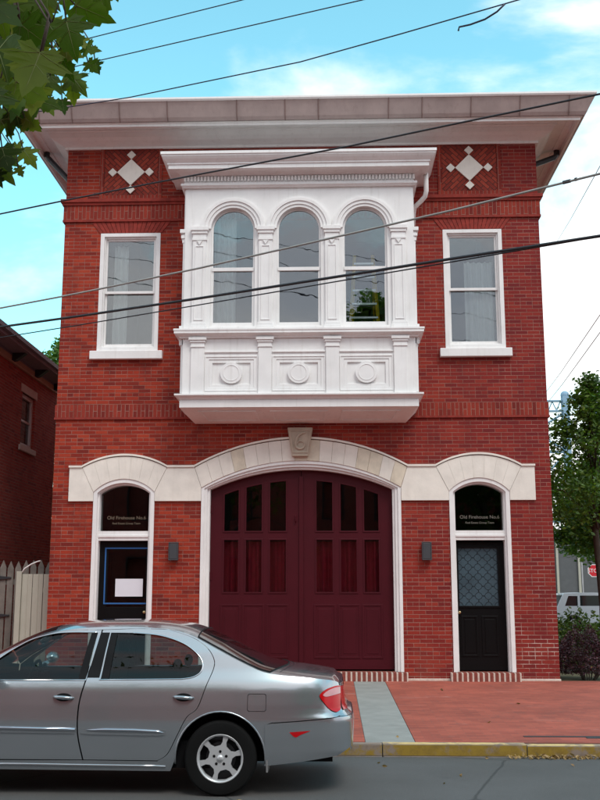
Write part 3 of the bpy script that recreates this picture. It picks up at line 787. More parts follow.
# pilasters
def pilaster(cx, w_, z0, z1, capz, basez, dep, parent, y=YB):
    p = MB(); h = w_/2
    p.box(cx-h, cx+h, y-dep, y+.01, basez, capz)
    if basez > z0:
        p.box(cx-h-.035, cx+h+.035, y-dep-.035, y+.01, z0, z0+(basez-z0)*.5); p.box(cx-h-.018, cx+h+.018, y-dep-.018, y+.01, z0+(basez-z0)*.5, basez)
    H = z1-capz
    p.box(cx-h-.012, cx+h+.012, y-dep-.015, y+.01, capz, capz+H*.18)
    p.box(cx-h-.003, cx+h+.003, y-dep-.006, y+.01, capz+H*.18, capz+H*.5)
    p.box(cx-h-.022, cx+h+.022, y-dep-.026, y+.01, capz+H*.5, capz+H*.72)
    p.box(cx-h-.042, cx+h+.042, y-dep-.045, y+.01, capz+H*.72, z1)
    if z1-z0 > 1.5:   # fluted panel and drop
        p.slab([rect(cx-h+.04, cx+h-.04, basez+.05, capz-.10), rect(cx-h+.058, cx+h-.058, basez+.07, capz-.12)], y-dep-.012, y-dep+.005)
        p.slab([[(cx-.05,capz-.015),(cx,capz-.09),(cx+.05,capz-.015)]], y-dep-.025, y-dep+.005)
    return obj('pilaster', p, M['white'], parent, bevel=.004)
pcs = [xb-1.812, xb-.604, xb+.604, xb+1.812]
for c in pcs:
    pilaster(c, .245, 6.35, 8.285, 8.03, 6.47, .05, B); pilaster(c, .235, 5.17, 6.20, 6.02, 5.17, .05, B)
# spandrel frame and corner strips, side capitals
cs = MB()
for s_, xx in ((-1, BL), (1, BR)):
    cs.box(min(xx, xx+s_*.02), max(xx, xx+s_*.02), YB+.03, -.02, 5.2, 9.05)
    cs.box(min(xx, xx+s_*.075), max(xx, xx+s_*.075), YB+.02, YB+.32, 8.10, 8.16); cs.box(min(xx, xx+s_*.095), max(xx, xx+s_*.095), YB, YB+.34, 8.20, 8.27)
    cs.box(min(xx, xx+s_*.055), max(xx, xx+s_*.055), YB+.04, YB+.30, 8.02, 8.20)
    cs.box(min(xx, xx+s_*.075), max(xx, xx+s_*.075), YB+.02, YB+.32, 6.35, 6.44)
    cs.box(min(xx, xx+s_*.04), max(xx, xx+s_*.04), YB+.05, YB+.29, 5.2, 8.05)
    cs.box(min(xx, xx+s_*.07), max(xx, xx+s_*.07), YB+.03, YB+.31, 6.08, 6.19)
objs('side_pilaster', cs, M['white'], B, bevel=.004)
# sill course
obj('sill_course', MB().sweep(BL, BR, YB, 0, [(-.02,6.19),(.05,6.19),(.06,6.215),(.10,6.235),(.125,6.255),(.14,6.26),(.14,6.305),(.15,6.31),(.15,6.345),(.04,6.36),(-.02,6.36)]), M['white'], B, bevel=.003)
# lower apron
apr = MB().sweep(BL, BR, YB, 0, [(-.02,5.17),(0,5.17),(0,6.19),(-.02,6.19)])
panels = []
for c in wcs: panels.append(rect(c-.40, c+.40, 5.29, 5.80))
ap = MB().slab([rect(BL+.003, BR-.003, 5.17, 6.19)]+panels, YB-.012, YB+.05)
for c in wcs:
    ap.slab([rect(c-.475, c+.475, 5.225, 5.865), rect(c-.455, c+.455, 5.245, 5.845)], YB-.024, YB-.010)
    ap.slab([rect(c-.40, c+.40, 5.29, 5.80), rect(c-.34, c+.34, 5.35, 5.74)], YB+.0, YB+.06)
    ap.slab([rect(c-.34, c+.34, 5.35, 5.74)], YB+.028, YB+.06)
    ap.box(c-.475, c+.475, YB-.035, YB, 5.925, 5.955)
obj('apron_panel', ap, M['white'], B, bevel=.004)
ap2 = MB()
ap2.box(BL+.004, BL+.06, YB-.01, -.01, 5.17, 6.19); ap2.box(BR-.06, BR-.004, YB-.01, -.01, 5.17, 6.19)
objs('apron_side', ap2, M['white'], B)
for c in wcs:
    obj('rosette', MB().slab([disc(c, 5.555, .195, 36)], YB-.028, YB+.04).slab([disc(c, 5.555, .15, 36), disc(c, 5.555, .135, 36)], YB-.034, YB-.02), M['white'], B, bevel=.006)
obj('base_moulding', MB().sweep(BL, BR, YB, 0, [(-.02,5.06),(0.01,5.06),(.03,5.075),(.05,5.10),(.09,5.125),(.115,5.135),(.115,5.165),(.05,5.178),(-.02,5.178)]).sweep(BL, BR, YB, 0, [(-.02,4.93),(.03,4.93),(.03,5.06),(-.02,5.06)]), M['white'], B, bevel=.003)
# tapered underside with raised panels
us = MB()
x0, x1, X0, X1 = BL-.02, BR+.02, BL+.16, BR-.16
us.add([(x0,YB-.02,4.93),(x1,YB-.02,4.93),(X1,-.06,4.755),(X0,-.06,4.755),(x0,0,4.93),(x1,0,4.93),(X1,0,4.755),(X0,0,4.755)],
       [(0,1,2,3),(4,5,1,0),(0,3,7,4),(1,5,6,2),(3,2,6,7)])
def soff(u, v):   # u -1..1 , v 0 front..1 back
    xa = (x0+x1)/2+u*((x1-x0)/2*(1-v)+(X1-X0)/2*v); return Vector((xa, (YB-.02)*(1-v)-.06*v, 4.93*(1-v)+4.755*v))
nrm = Vector((0,-.26,-.96))
for c in (-.62, 0, .62):
    for (ua, ub, va, vb) in ((c-.25,c+.25,.2,.27),(c-.25,c+.25,.78,.85),(c-.25,c-.225,.27,.78),(c+.225,c+.25,.27,.78)):
        q = [soff(ua,va), soff(ub,va), soff(ub,vb), soff(ua,vb)]
        us.add(q+[p+nrm*.02 for p in q], [(4,5,6,7),(0,1,5,4),(1,2,6,5),(2,3,7,6),(3,0,4,7)])
obj('underside', us, M['soffit'] if 'soffit' in M else M['cornice'], B)
# bay cornice
bc = [(-.05,9.05),(.05,9.05),(.065,9.07),(.085,9.085),(.085,9.125),(.03,9.14),(.03,9.27),(.08,9.275),(.095,9.29),(.13,9.31),(.17,9.325),(.26,9.33),(.29,9.325),(.29,9.40),(.31,9.405),(.31,9.43),(.33,9.45),(.37,9.49),(.40,9.53),(.40,9.555),(.42,9.56),(.42,9.61),(.40,9.62),(-.05,9.68)]
obj('bay_cornice', MB().sweep(BL, BR, YB, 0, bc), M['corn2'] if 'corn2' in M else M['white'], B)
dn = MB(); x = BL-.03
while x < BR+.03: dn.box(x, x+.035, YB-.07, YB-.028, 9.175, 9.262); x += .062
obj('dentil', dn, M['cornice'], B)
obj('bay_roof', MB().add([(BL-.40,YB-.40,9.622),(BR+.40,YB-.40,9.622),(BR+.40,0,9.72),(BL-.40,0,9.72)], [(0,1,2,3)]), M['roof'], B)
obj('bay_downspout', MB().tube([(BR+.27,-.55,9.36),(BR+.27,-.55,9.02),(BR+.25,-.5,8.93),(BR+.18,-.42,8.87),(BR+.07,-.3,8.80),(BR+.05,-.2,8.7),(BR+.05,-.12,8.5)], .045, 10), M['cornice'], B, smooth=True)
# floor lamp-less room: pale curtains and the ladder
top(obj('curtain', curtain(-3.70,-3.42,.30,6.3,8.3,3,.03), M['whitecloth'], smooth=True, fix=False), 'white curtain drawn to the left side inside the left upstairs sash window', 'curtain', 'white upstairs curtains')
top(obj('curtain', curtain(3.02,3.56,.30,6.3,7.9,5,.03), M['whitecloth'], smooth=True, fix=False), 'white curtain at the right side inside the right upstairs sash window', 'curtain', 'white upstairs curtains')
top(obj('curtain', curtain(-1.68,-1.28,-.35,6.38,8.6,5,.03), M['whitecloth'], smooth=True, fix=False), 'sheer white curtain inside the leftmost arched bay window', 'curtain', 'white upstairs curtains')
lt = thing('step_ladder', 'yellow step ladder standing inside the rightmost arched bay window', 'ladder', (1.1, .1, 5.0))
for s_ in (-1, 1):
    obj('side_rail', MB().tube([(1.1+s_*.27,-.25,6.30),(1.1+s_*.17,-.02,7.95)], .038, 6), M['yellow'], lt)
    obj('rear_rail', MB().tube([(1.1+s_*.25,.75,5.05),(1.1+s_*.16,.05,7.95)], .02, 6), M['yellow'], lt)
for i in range(6):
    u = .06+i*.165; ww = .27-.1*u; obj('tread', MB().box(1.1-ww, 1.1+ww, -.25+.23*u-.04, -.25+.23*u+.05, 6.30+1.65*u, 6.335+1.65*u), M['alu'], lt)
obj('platform', MB().box(.90, 1.30, -.5, .2, 6.22, 6.30), M['alu'], lt)

# wall lamps
for i, (x, lab) in enumerate(((-2.365, 'small dark grey box lamp on the brick pier left of the maroon doors'), (2.155, 'small dark grey box lamp on the brick pier right of the maroon doors'))):
    lp = thing('wall_lamp', lab, 'lamp', (x, 0, 2.43), 'wall lamps flanking the garage doors')
    obj('lamp_housing', MB().slab([rect(x-.085, x+.085, 2.27, 2.59), rect(x-.07, x+.07, 2.285, 2.575)], -.13, -.03).box(x-.07, x+.07, -.125, -.03, 2.29, 2.57), M['lampgrey'], lp, bevel=.006)
    obj('mounting_plate', MB().box(x-.055, x+.055, -.03, -.001, 2.33, 2.53), M['dark'], lp)

# ================================================================== neighbour house on the left
NH = thing('neighbour_house', 'dark red brick house at the left edge with bracketed pale eaves and one narrow window', 'building', (-9.9, 2, .19))
nwx = -6.9
nb = MB()
def slab_x(mb, loops, x0, x1):
    """loops of (y,z) extruded in x"""
    t = MB().slab(loops, 0, 1)
    return mb.add([(x0+(x1-x0)*p[1], p[0], p[2]) for p in t.v], t.f)
nw = (5.10, 6.15, 5.13, 6.40)
slab_x(nb, [rect(-.5, 8.05, .15, 6.92), rect(*nw)], nwx-.3, nwx)
nb.box(-13, nwx-.3, -.5, -.2, .15, 6.92); nb.box(-13, nwx-.3, 7.75, 8.05, .15, 6.92); nb.box(-13, -12.7, -.2, 7.75, .15, 6.92)
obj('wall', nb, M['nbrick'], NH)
M['friezepaint'] = mat('tan_frieze_paint', (.62,.47,.34), .6)
M['gutterblue'] = mat('blue_grey_eaves_paint', (.30,.33,.40), .5)
obj('frieze', MB().box(-13.02, nwx+.03, -.53, 8.08, 6.92, 7.06).box(-13.02, nwx+.06, -.56, 8.11, 6.90, 6.93), M['friezepaint'] if 'friezepaint' in M else M['cornice'], NH)
ev = MB().box(-13.3, nwx+.42, -.9, 8.4, 7.12, 7.20); ev.box(-13.35, nwx+.50, -.95, 8.45, 7.20, 7.30)
ev.box(-13.02, nwx+.03, -.53, 8.08, 7.06, 7.12)
obj('eaves', ev, M['gutterblue'] if 'gutterblue' in M else M['gutter'], NH)
for y in (.2, 2.2, 4.1, 5.9, 7.6):
    obj('bracket', MB().add([(nwx+.031,y,6.94),(nwx+.031,y+.16,6.94),(nwx+.12,y+.16,6.95),(nwx+.12,y,6.95),(nwx+.031,y,7.12),(nwx+.031,y+.16,7.12),(nwx+.34,y+.16,7.12),(nwx+.34,y,7.12)],
        [(0,1,2,3),(4,7,6,5),(0,4,5,1),(1,5,6,2),(2,6,7,3),(3,7,4,0)]), M['dark'], NH)
wn_ = MB(); slab_x(wn_, [rect(nw[0],nw[1],nw[2],nw[3]), rect(nw[0]+.09,nw[1]-.09,nw[2]+.09,nw[3]-.09)], nwx-.14, nwx-.06)
wf = obj('window', wn_, M['white'], NH)
g_ = MB(); slab_x(g_, [rect(nw[0]+.09,nw[1]-.09,nw[2]+.09,nw[3]-.09)], nwx-.12, nwx-.115); obj('pane', g_, M['glassdark'], wf)
g_ = MB(); g_.box(nwx-.13, nwx-.08, nw[0]+.09, nw[1]-.09, 5.74, 5.79)
for i in range(12): g_.box(nwx-.20, nwx-.16, nw[0]+.09, nw[1]-.09, 5.2+i*.1, 5.26+i*.1)
obj('blind', g_, M['white'], wf)
g_ = MB(); g_.box(nwx-.1, nwx+.05, nw[0]-.1, nw[1]+.1, nw[2]-.13, nw[2]); g_.box(nwx-.05, nwx+.015, nw[0]-.12, nw[1]+.12, nw[3], nw[3]+.20)
objs('sill', g_, M['stone'], wf, bevel=.01)
obj('roof', MB().add([(-13.3,-.9,7.30),(nwx+.45,-.9,7.30),(nwx+.45,8.4,7.30),(-13.3,8.4,7.30),(-10,1.5,7.8),(-10,6,7.8)], [(0,1,4),(1,2,5,4),(2,3,5),(3,0,4,5)]), M['roof'], NH)
# ---- grey picket gate with strap hinges
pk = thing('picket_fence', 'weathered grey picket fence with black strap hinges beside the neighbour house', 'fence', (-6.3, 1.3, .19))
random.seed(11); x = -8.6
pm = MB()
while x < -4.66:
    w_ = .115; h = 2.30+random.uniform(-.02,.02)
    pm.slab([[(x,.2),(x+w_,.2),(x+w_,h-.14),(x+w_/2,h),(x,h-.14)]], 1.0+random.uniform(0,.01), 1.025)
    x += .145
obj('pickets', pm, M['wood'], pk)
objs('rail', MB().box(-8.6,-4.66,1.03,1.08,.5,.6).box(-8.6,-4.66,1.03,1.08,1.85,1.95), M['wood'], pk)
for z in (1.98, 1.28):
    obj('strap_hinge', MB().slab([[(-6.0,z+.05),(-6.0,z-.05),(-5.62,z-.012),(-5.62,z+.012)]], .975, .998), M['dark'], pk)
# ---- beige board fence panel in front
bf = thing('board_fence', 'pale beige vertical board fence panel between picket fence and firehouse', 'fence', (-5.05, .5, .19))
bm_ = MB(); 
for i in range(3): bm_.box(-5.255+i*.20, -5.255+(i+1)*.20-.012, .50, .52, .2, 2.04)
for i in range(3): bm_.box(-5.20+i*.20+.04, -5.20+i*.2+.055, .492, .501, .2, 2.04)
obj('boards', bm_, M['fence'], bf, bevel=.003)
obj('post', MB().box(-5.36,-5.262,.47,.57,.19,2.09), M['fence'], bf, bevel=.006); obj('post', MB().box(-4.70,-4.625,.47,.57,.19,2.09), M['fence'], bf, bevel=.006)
objs('rail', MB().box(-5.27,-4.70,.525,.56,.5,.6).box(-5.27,-4.70,.525,.56,1.7,1.8), M['fence'], bf)
top(obj('plastic_pipe', MB().tube([(-5.28,.50,2.05),(-5.22,.50,2.14),(-5.10,.50,2.22),(-4.98,.50,2.27),(-4.93,.50,2.28)], .014, 6), M['white'], smooth=True), 'short curved white pipe rising above the beige board fence', 'pipe')

# ================================================================== vegetation
def leaves(mb, pts, size, rng, fold=.25):
    for p in pts:
        s = size*rng.uniform(.6, 1.35)
        a = Vector((rng.gauss(0,1), rng.gauss(0,1), rng.gauss(0,.6))).normalized()
        b_ = a.cross(Vector((rng.gauss(0,1), rng.gauss(0,1), rng.gauss(0,1)))).normalized(); c = a.cross(b_)
        p = Vector(p)
        mb.add([p-a*s*.5, p+b_*s*.3+c*s*fold*.3, p+a*s*.55, p-b_*s*.3+c*s*fold*.3], [(0,1,2),(0,2,3)])
def clump_pts(c, r, n, rng, sc=(1,1,.8)):
    out_ = []
    for _ in range(n):
        d = Vector((rng.gauss(0,1), rng.gauss(0,1), rng.gauss(0,1))).normalized()*r*rng.random()**.4
        out_.append((c[0]+d.x*sc[0], c[1]+d.y*sc[1], c[2]+d.z*sc[2]))
    return out_
def tree(name, label, base, h, cr, mat_, lsize, nclump, per, seed, trunk_r=.12, group=None, crown_z=.35, cat='tree', peaked=False, lean=0):
    rng = random.Random(seed); T = thing(name, label, cat, base, group)
    bx, by, bz = base
    tm = MB(); top_ = Vector((bx+lean, by, bz+h*.9))
    pts = [Vector((bx,by,bz-.05)), Vector((bx+.03,by,bz+h*.2)), Vector((bx+lean*.4-.04,by+.03,bz+h*.45)), Vector((bx+lean*.7,by,bz+h*.7)), top_]
    tm.tube(pts, [trunk_r*1.25, trunk_r, trunk_r*.8, trunk_r*.45, .015], 9)
    fm = MB()
    for i in range(nclump):
        u = rng.random(); zz = bz+h*(crown_z+(1-crown_z)*u)
        pr = math.sin(math.pi*min(1, .12+u*.88))**.6 if not peaked else (1-u)**.95*.95+.04
        if peaked and u < .12: pr *= .6
        a = rng.uniform(0, 2*math.pi); rr = cr*pr*rng.random()**.5
        c = Vector((bx+lean*u+rr*math.cos(a), by+rr*math.sin(a), zz))
        if i % 4 == 0:
            s0 = Vector((bx+lean*u*.7, by, zz-h*.12)); tm.tube([s0, (s0+c)/2+Vector((0,0,.05*h)), c], [trunk_r*.3, trunk_r*.18, .008], 5)
        leaves(fm, clump_pts(c, cr*rng.uniform(.16,.32)*(1.1-.5*u if peaked else 1), int(per*(1-.45*u)) if peaked else per, rng), lsize, rng)
    obj('trunk', tm, M['bark'], T, smooth=True); obj('crown', fm, mat_, T, fix=False)
    return T
tree('street_tree', 'leafy green tree with slim trunk nearest the right side of the firehouse', (6.25, 4.0, .17), 6.2, 2.0, M['leaf_tree'], .10, 130, 110, 21, .085, crown_z=.50, group='trees right of the firehouse', peaked=True)
tree('street_tree', 'taller darker green tree behind the slim-trunked one at the right edge', (9.6, 9.5, .17), 7.2, 2.7, M['leaf_tree'], .15, 130, 110, 5, .13, crown_z=.38, group='trees right of the firehouse')
tree('street_tree', 'dark round tree standing beyond the white car and below the bridge tower', (12.2, 21, .1), 6.6, 3.2, M['leaf_tree'], .2, 110, 90, 8, .14, crown_z=.45, group='trees right of the firehouse')
tree('street_tree', 'dense low-topped green tree filling the space between slim tree and bridge tower', (9.3, 14, .17), 5.6, 2.1, M['leaf_tree'], .14, 130, 110, 15, .11, crown_z=.52, group='trees right of the firehouse')
tree('backyard_tree', 'bright green tree seen in the gap between the neighbour house and the firehouse', (-8.7, 17, .1), 11.0, 2.0, M['leaf_back'], .22, 140, 90, 33, .16, crown_z=.1, group='trees in the gap left of the firehouse')
tree('backyard_tree', 'lower green tree at the foot of the gap between the two brick buildings', (-6.9, 12, .1), 6.5, 1.8, M['leaf_back'], .18, 90, 90, 34, .12, crown_z=.05, group='trees in the gap left of the firehouse')
def shrub(label, base, w_, d_, h, mat_, n, ls, seed, group=None):
    rng = random.Random(seed); T = thing('shrub', label, 'shrub', base, group)
    st_ = MB(); fm = MB()
    for i in range(26):
        a = rng.uniform(0,2*math.pi); rr = rng.random()**.6
        tip = Vector((base[0]+w_*.5*rr*math.cos(a), base[1]+d_*.5*rr*math.sin(a), base[2]+h*(.55+.5*(1-rr*rr)*rng.uniform(.6,1))))
        b0 = Vector((base[0]+.1*math.cos(a), base[1]+.1*math.sin(a), base[2]-.02))
        st_.tube([b0, (b0+tip)/2+Vector((0,0,.08)), tip], [.012,.008,.003], 5)
    pts = []
    for i in range(n):
        a = rng.uniform(0,2*math.pi); rr = rng.random()**.45; u = rng.random()**.7
        z = h*(.08+.95*u*(1-.45*rr**2)); edge = 1-.25*abs(u-.45)
        k_ = 1+.18*math.sin(3*a+seed)+.1*math.sin(7*a)
        pts.append((base[0]+w_*.5*rr*edge*k_*math.cos(a), base[1]+d_*.5*rr*edge*k_*math.sin(a), base[2]+z*(1+.1*math.sin(5*a+seed))))
    leaves(fm, pts, ls, rng)
    obj('stems', st_, M['bark'], T); obj('foliage', fm, mat_, T, fix=False); return T
shrub('dark purple bushy shrub against the right corner of the firehouse', (5.05, .55, .18), 1.35, 1.0, .92, M['leaf_purple'], 5200, .045, 2)
shrub('low green shrub directly behind the purple shrub', (5.3, 2.3, .17), 1.7, 1.1, 1.15, M['leaf_shrub'], 3600, .07, 3, 'green shrubs by the white car')
shrub('yellowish green shrub at the foot of the slim tree trunk', (6.6, 3.6, .17), 1.8, 1.2, 1.1, M['leaf_shrub'], 3400, .075, 4, 'green shrubs by the white car')
shrub('tiny light green weed on the path edge beside the purple shrub', (5.66, .25, .19), .32, .3, .26, M['leaf_shrub'], 160, .06, 9)
# ---- plane tree whose branch hangs in at the top left, trunk beside the camera
def ppos(px, py, d):
    """a point in front of the standing place, used to lay out the hanging twigs"""
    mtx = Matrix.Rotation(R(1.9),3,'Z') @ Matrix.Rotation(R(100.76),3,'X')
    return Vector(camo.location) + mtx @ Vector(((px-300)/1000*d, -(py-400)/1000*d, -d))
LO = [(0,-.02),(.08,-.05),(.20,-.15),(.27,-.08),(.40,-.06),(.33,.03),(.27,.10),(.40,.12),(.47,.16),(.62,.24),(.50,.27),(.49,.35),(.36,.33),(.20,.33),(.24,.42),(.32,.50),(.25,.53),(.22,.64),(.13,.66),(.09,.78),(0,.94)]
LEAFP = LO+[(-x_, y_) for x_, y_ in reversed(LO[:-1])]
veins = MB()
def palm_leaf(mb, tip_dir, face, p, s, rng, vein=False):
    a = Vector(tip_dir).normalized(); n_ = (Vector(face)-Vector(face).dot(a)*a).normalized(); b_ = a.cross(n_)
    vs = []; cup = rng.uniform(-.25,.35); tw = rng.uniform(-.3,.3)
    # fan of three rings for curvature
    ctr = Vector((0,.22))
    for f_ in (0.0, .5, 1.0):
        for q in LEAFP:
            qq = ctr+(Vector(q)-ctr)*f_
            r2 = (qq.x**2+(qq.y-.25)**2)
            vs.append(Vector(p)+s*(b_*qq.x+a*qq.y+n_*(-cup*r2*1.6+tw*qq.x*qq.y+.05*abs(qq.x)*math.cos(9*math.atan2(qq.x,qq.y+.3)))))
            if f_ == 0.0: break
    n = len(LEAFP); fs = []
    for i in range(n):
        j = (i+1) % n; fs.append((0, 1+i, 1+j)); fs.append((1+i, 1+n+i, 1+n+j, 1+j))
    mb.add(vs, fs)
    if vein:
        for tip_, k_ in (((0,.90),.011),((.58,.235),.009),((-.58,.235),.009),((.37,-.05),.006),((-.37,-.05),.006),((.30,.48),.006),((-.30,.48),.006)):
            q0 = Vector((0,.02)) if abs(tip_[0]) != .30 else Vector((0,.25))
            pl_ = []
            for j in range(6):
                qq = q0+(Vector(tip_)-q0)*j/5; r2 = (qq.x**2+(qq.y-.25)**2)
                pl_.append(Vector(p)+s*(b_*qq.x+a*qq.y+n_*(-cup*r2*1.6+tw*qq.x*qq.y+.05*abs(qq.x)*math.cos(9*math.atan2(qq.x,qq.y+.3)))))
            veins.tube(pl_, [s*k_*(1-.85*j/5) for j in range(6)], 4, cap=False)
    return Vector(p)
PT = thing('plane_tree', 'broad-leaved tree whose green lobed leaves hang in at the top left corner', 'tree', (-3.6, -17.9, .13))
tb = MB().tube([(-3.6,-17.9,.1),(-3.55,-17.85,1.5),(-3.45,-17.8,3.2),(-3.3,-17.6,5),(-3.2,-17.3,7.5)], [.24,.2,.17,.13,.05], 12)
tb.tube([(-3.45,-17.8,3.2),(-2.9,-17.0,3.9),(-2.3,-16.2,4.2),(-1.7,-15.6,4.15)], [.08,.055,.035,.018], 8)
lf = MB(); rng = random.Random(4)
tw = MB()
def hang(px, py, d, s, ang, sx=None):
    """one leaf at a spot of the hanging branch; ang: direction of its tip, degrees from down"""
    p = ppos(px, py, d); a = R(ang)
    tip = Vector((math.sin(a), rng.uniform(-.25,.25), -math.cos(a)))
    face = Vector((rng.uniform(-.4,.4), -1, rng.uniform(-.5,.3)))
    palm_leaf(lf, tip, face, p, s, rng, True)
    stem = p-tip*.06*s/.15+Vector((0,0,.03)); tw.tube([p, stem, stem+Vector((-.03,.0,.05))], .0018, 4)
# px,py of leaf base, distance, size(m), tip angle
spec = [(-30,10,1.5,.15,35),(95,62,2.9,.045,20),(62,100,2.9,.05,10),(45,100,2.6,.055,30),(25,118,2.4,.06,50),(-12,100,2.0,.10,20),(18,168,2.6,.035,30),(10,-20,1.7,.17,20),(20,60,1.5,.14,28),(0,95,1.45,.11,15),(-10,40,1.6,.16,50),(40,5,2.0,.13,10),(55,-8,2.2,.12,-5),(66,20,2.1,.10,15),(75,5,2.2,.10,70),
 (88,-12,2.4,.10,80),(95,-10,2.3,.10,95),(60,48,2.6,.085,60),(62,55,2.6,.085,20),(45,62,2.6,.10,10),(70,75,2.8,.085,40),(72,82,2.8,.075,5),(88,62,2.8,.05,40),(50,75,2.5,.09,-20),(35,85,2.3,.09,0),(20,88,2.3,.09,-15),
 (33,100,2.4,.085,70),(8,112,2.4,.095,65),(0,120,2.4,.08,100),(6,140,2.5,.11,62),(2,148,2.5,.085,20),(-8,160,2.5,.09,45),(-4,172,2.5,.05,20),(12,72,2.0,.12,-30),(28,-10,2.3,.13,60),(-10,80,1.9,.13,10),(5,50,2.0,.13,0),(48,25,2.5,.11,-40),(78,38,2.7,.055,30),(83,48,2.7,.06,75)]
for q in spec:
    px_, py_, d_, s_, a_ = q
    if s_ > .105:
        for k in range(3): hang(px_+rng.uniform(-22,22), py_+rng.uniform(-24,24), d_*rng.uniform(1.05,1.5), s_*.70, a_+rng.uniform(-45,45))
    else: hang(*q)
for k in range(16): hang(rng.uniform(-10,34), rng.uniform(-15,95), rng.uniform(2.4,3.0), rng.uniform(.08,.11), rng.uniform(-50,80))
for a_ in ([(5,-60,2.4),(20,20,2.4),(40,60,2.5),(55,90,2.6)], [(30,-40,2.4),(50,20,2.5),(52,50,2.6),(48,75,2.6)], [(20,-40,2.4),(10,60,2.4),(2,120,2.45),(-4,165,2.5)], [(35,-60,2.5),(70,-5,2.5),(100,-20,2.5)]):
    tw.tube([ppos(*q) for q in a_], [.006,.004,.003,.0018][:len(a_)], 5)
tw.tube([(-1.7,-15.6,4.15), ppos(35,-60,2.5), ppos(20,-40,2.4), ppos(5,-60,2.4)], [.018,.009,.007,.005], 6)
# rest of the crown, above and beside the standing place
cam_inv = (Matrix.Rotation(R(1.9),3,'Z') @ Matrix.Rotation(R(100.76),3,'X')).transposed()
n = 0
while n < 1500:
    d = Vector((rng.gauss(0,1), rng.gauss(0,1), rng.gauss(0,.8))).normalized()*rng.random()**.4
    p = Vector((-3.3+2.8*d.x, -17.6+2.8*d.y, 6.2+2.2*d.z)); v = cam_inv @ (p-Vector(camo.location))
    if v.z < 0 and abs(v.x/-v.z) < .42 and abs(v.y/-v.z) < .52: continue
    if (p-Vector(camo.location)).length < 1.6: continue
    palm_leaf(lf, (rng.gauss(0,1),rng.gauss(0,1),-1), (rng.gauss(0,1),rng.gauss(0,1),1), p, rng.uniform(.10,.17), rng); n += 1
obj('trunk', tb, M['bark'], PT, smooth=True); obj('twigs', tw, M['bark'], PT, smooth=True); lv_ = obj('leaves', lf, M['leaf_maple'], PT, fix=False, smooth=True); obj('leaf_veins', veins, M['vein'], lv_, fix=False)

# ================================================================== wires
def wire(pts, r, m, label, ext=26, name='overhead_cable'):
    P_ = [Vector(p) for p in pts]
    d0 = (P_[0]-P_[1]).normalized(); d1 = (P_[-1]-P_[-2]).normalized()
    full = [P_[0]+d0*ext+Vector((0,0,ext*.03)), P_[0]+d0*ext*.4+Vector((0,0,ext*.004))]+P_+[P_[-1]+d1*ext*.4+Vector((0,0,ext*.004)), P_[-1]+d1*ext+Vector((0,0,ext*.03))]
    o = obj(name, MB().tube(full, r, 6), m, smooth=True)
    return top(o, label, 'cable', 'overhead cables crossing the street')
wire([(-4.626,-4.0,9.832),(-3.074,-4.6,9.819),(-.715,-5.613,9.745)], .0075, M['wireblue'], 'topmost thin cable crossing the sky above the roof')
wire([(-3.73,-4.333,9.413),(-2.943,-4.647,9.418),(.91,-6.413,9.2)], .0075, M['wireblue'], 'thin cable crossing the sky just below the topmost one')
w3 = wire([(-3.533,-4.4,8.80),(-2.386,-4.867,8.715),(.099,-6.0,8.582),(1.369,-6.667,8.56),(2.686,-7.453,8.499)], .008, M['wireblue'], 'thin cable grazing the roof edge and carrying a loose looped end at its top right')
obj('loose_loop', MB().tube([(2.55,-7.38,8.50),(2.46,-7.33,8.43),(2.33,-7.25,8.385),(2.17,-7.15,8.38),(2.05,-7.06,8.405),(2.04,-7.05,8.36)], .011, 6), M['wireblue'], w3, smooth=True)
wire([(-4.484,-4.0,7.308),(-3.351,-4.447,7.334),(-2.296,-4.887,7.336),(-1.288,-5.333,7.32),(.738,-6.333,7.233),(1.912,-7.0,7.171),(3.408,-8.0,7.016)], .0115, M['wire'], 'black cable crossing the diamond panels and the top of the bay cornice')
w5 = wire([(-4.4,-4.0,5.84),(-3.078,-4.533,5.897),(-1.263,-5.333,5.985),(1.883,-7.0,6.095),(3.355,-8.0,6.10)], .013, M['wiregrey'], 'grey cable with a dark splice crossing the arched bay windows at mid height')
objs('splice', MB().tube([(3.02,-7.765,6.104),(3.09,-7.812,6.104)], .021, 8).tube([(3.13,-7.84,6.106),(3.15,-7.853,6.106)], .02, 8), M['wire'], w5)
wire([(-4.384,-4.0,5.552),(-3.064,-4.533,5.559),(-1.255,-5.333,5.565),(1.866,-7.0,5.508),(3.319,-8.0,5.405)], .0175, M['wire'], 'thickest black cable crossing the lower half of the bay windows')
wire([(-4.384,-3.9,5.42),(-3.064,-4.43,5.46),(-1.255,-5.25,5.50),(1.866,-6.95,5.485),(3.319,-7.95,5.415)][:5], .008, M['wire'], 'thin black cable running just under the thickest cable')
def cross(p0, p1, r, label):
    o = obj('overhead_cable', MB().tube([p0, (Vector(p0)+Vector(p1))/2-Vector((0,0,.06)), p1], r, 5), M['wiregrey'], smooth=True); top(o, label, 'cable', 'thin cables right of the firehouse')
cross((5.131,-3.0,8.994), (9.677,22.0,15.671), .008, 'thin grey cable slanting through the sky right of the firehouse cornice')
cross((4.893,-3.0,6.282), (8.898,22.0,9.313), .009, 'upper of two thin cables slanting down behind the right wall')
cross((4.959,-3.0,6.088), (8.876,22.0,8.82), .009, 'lower of two thin cables slanting down behind the right wall')

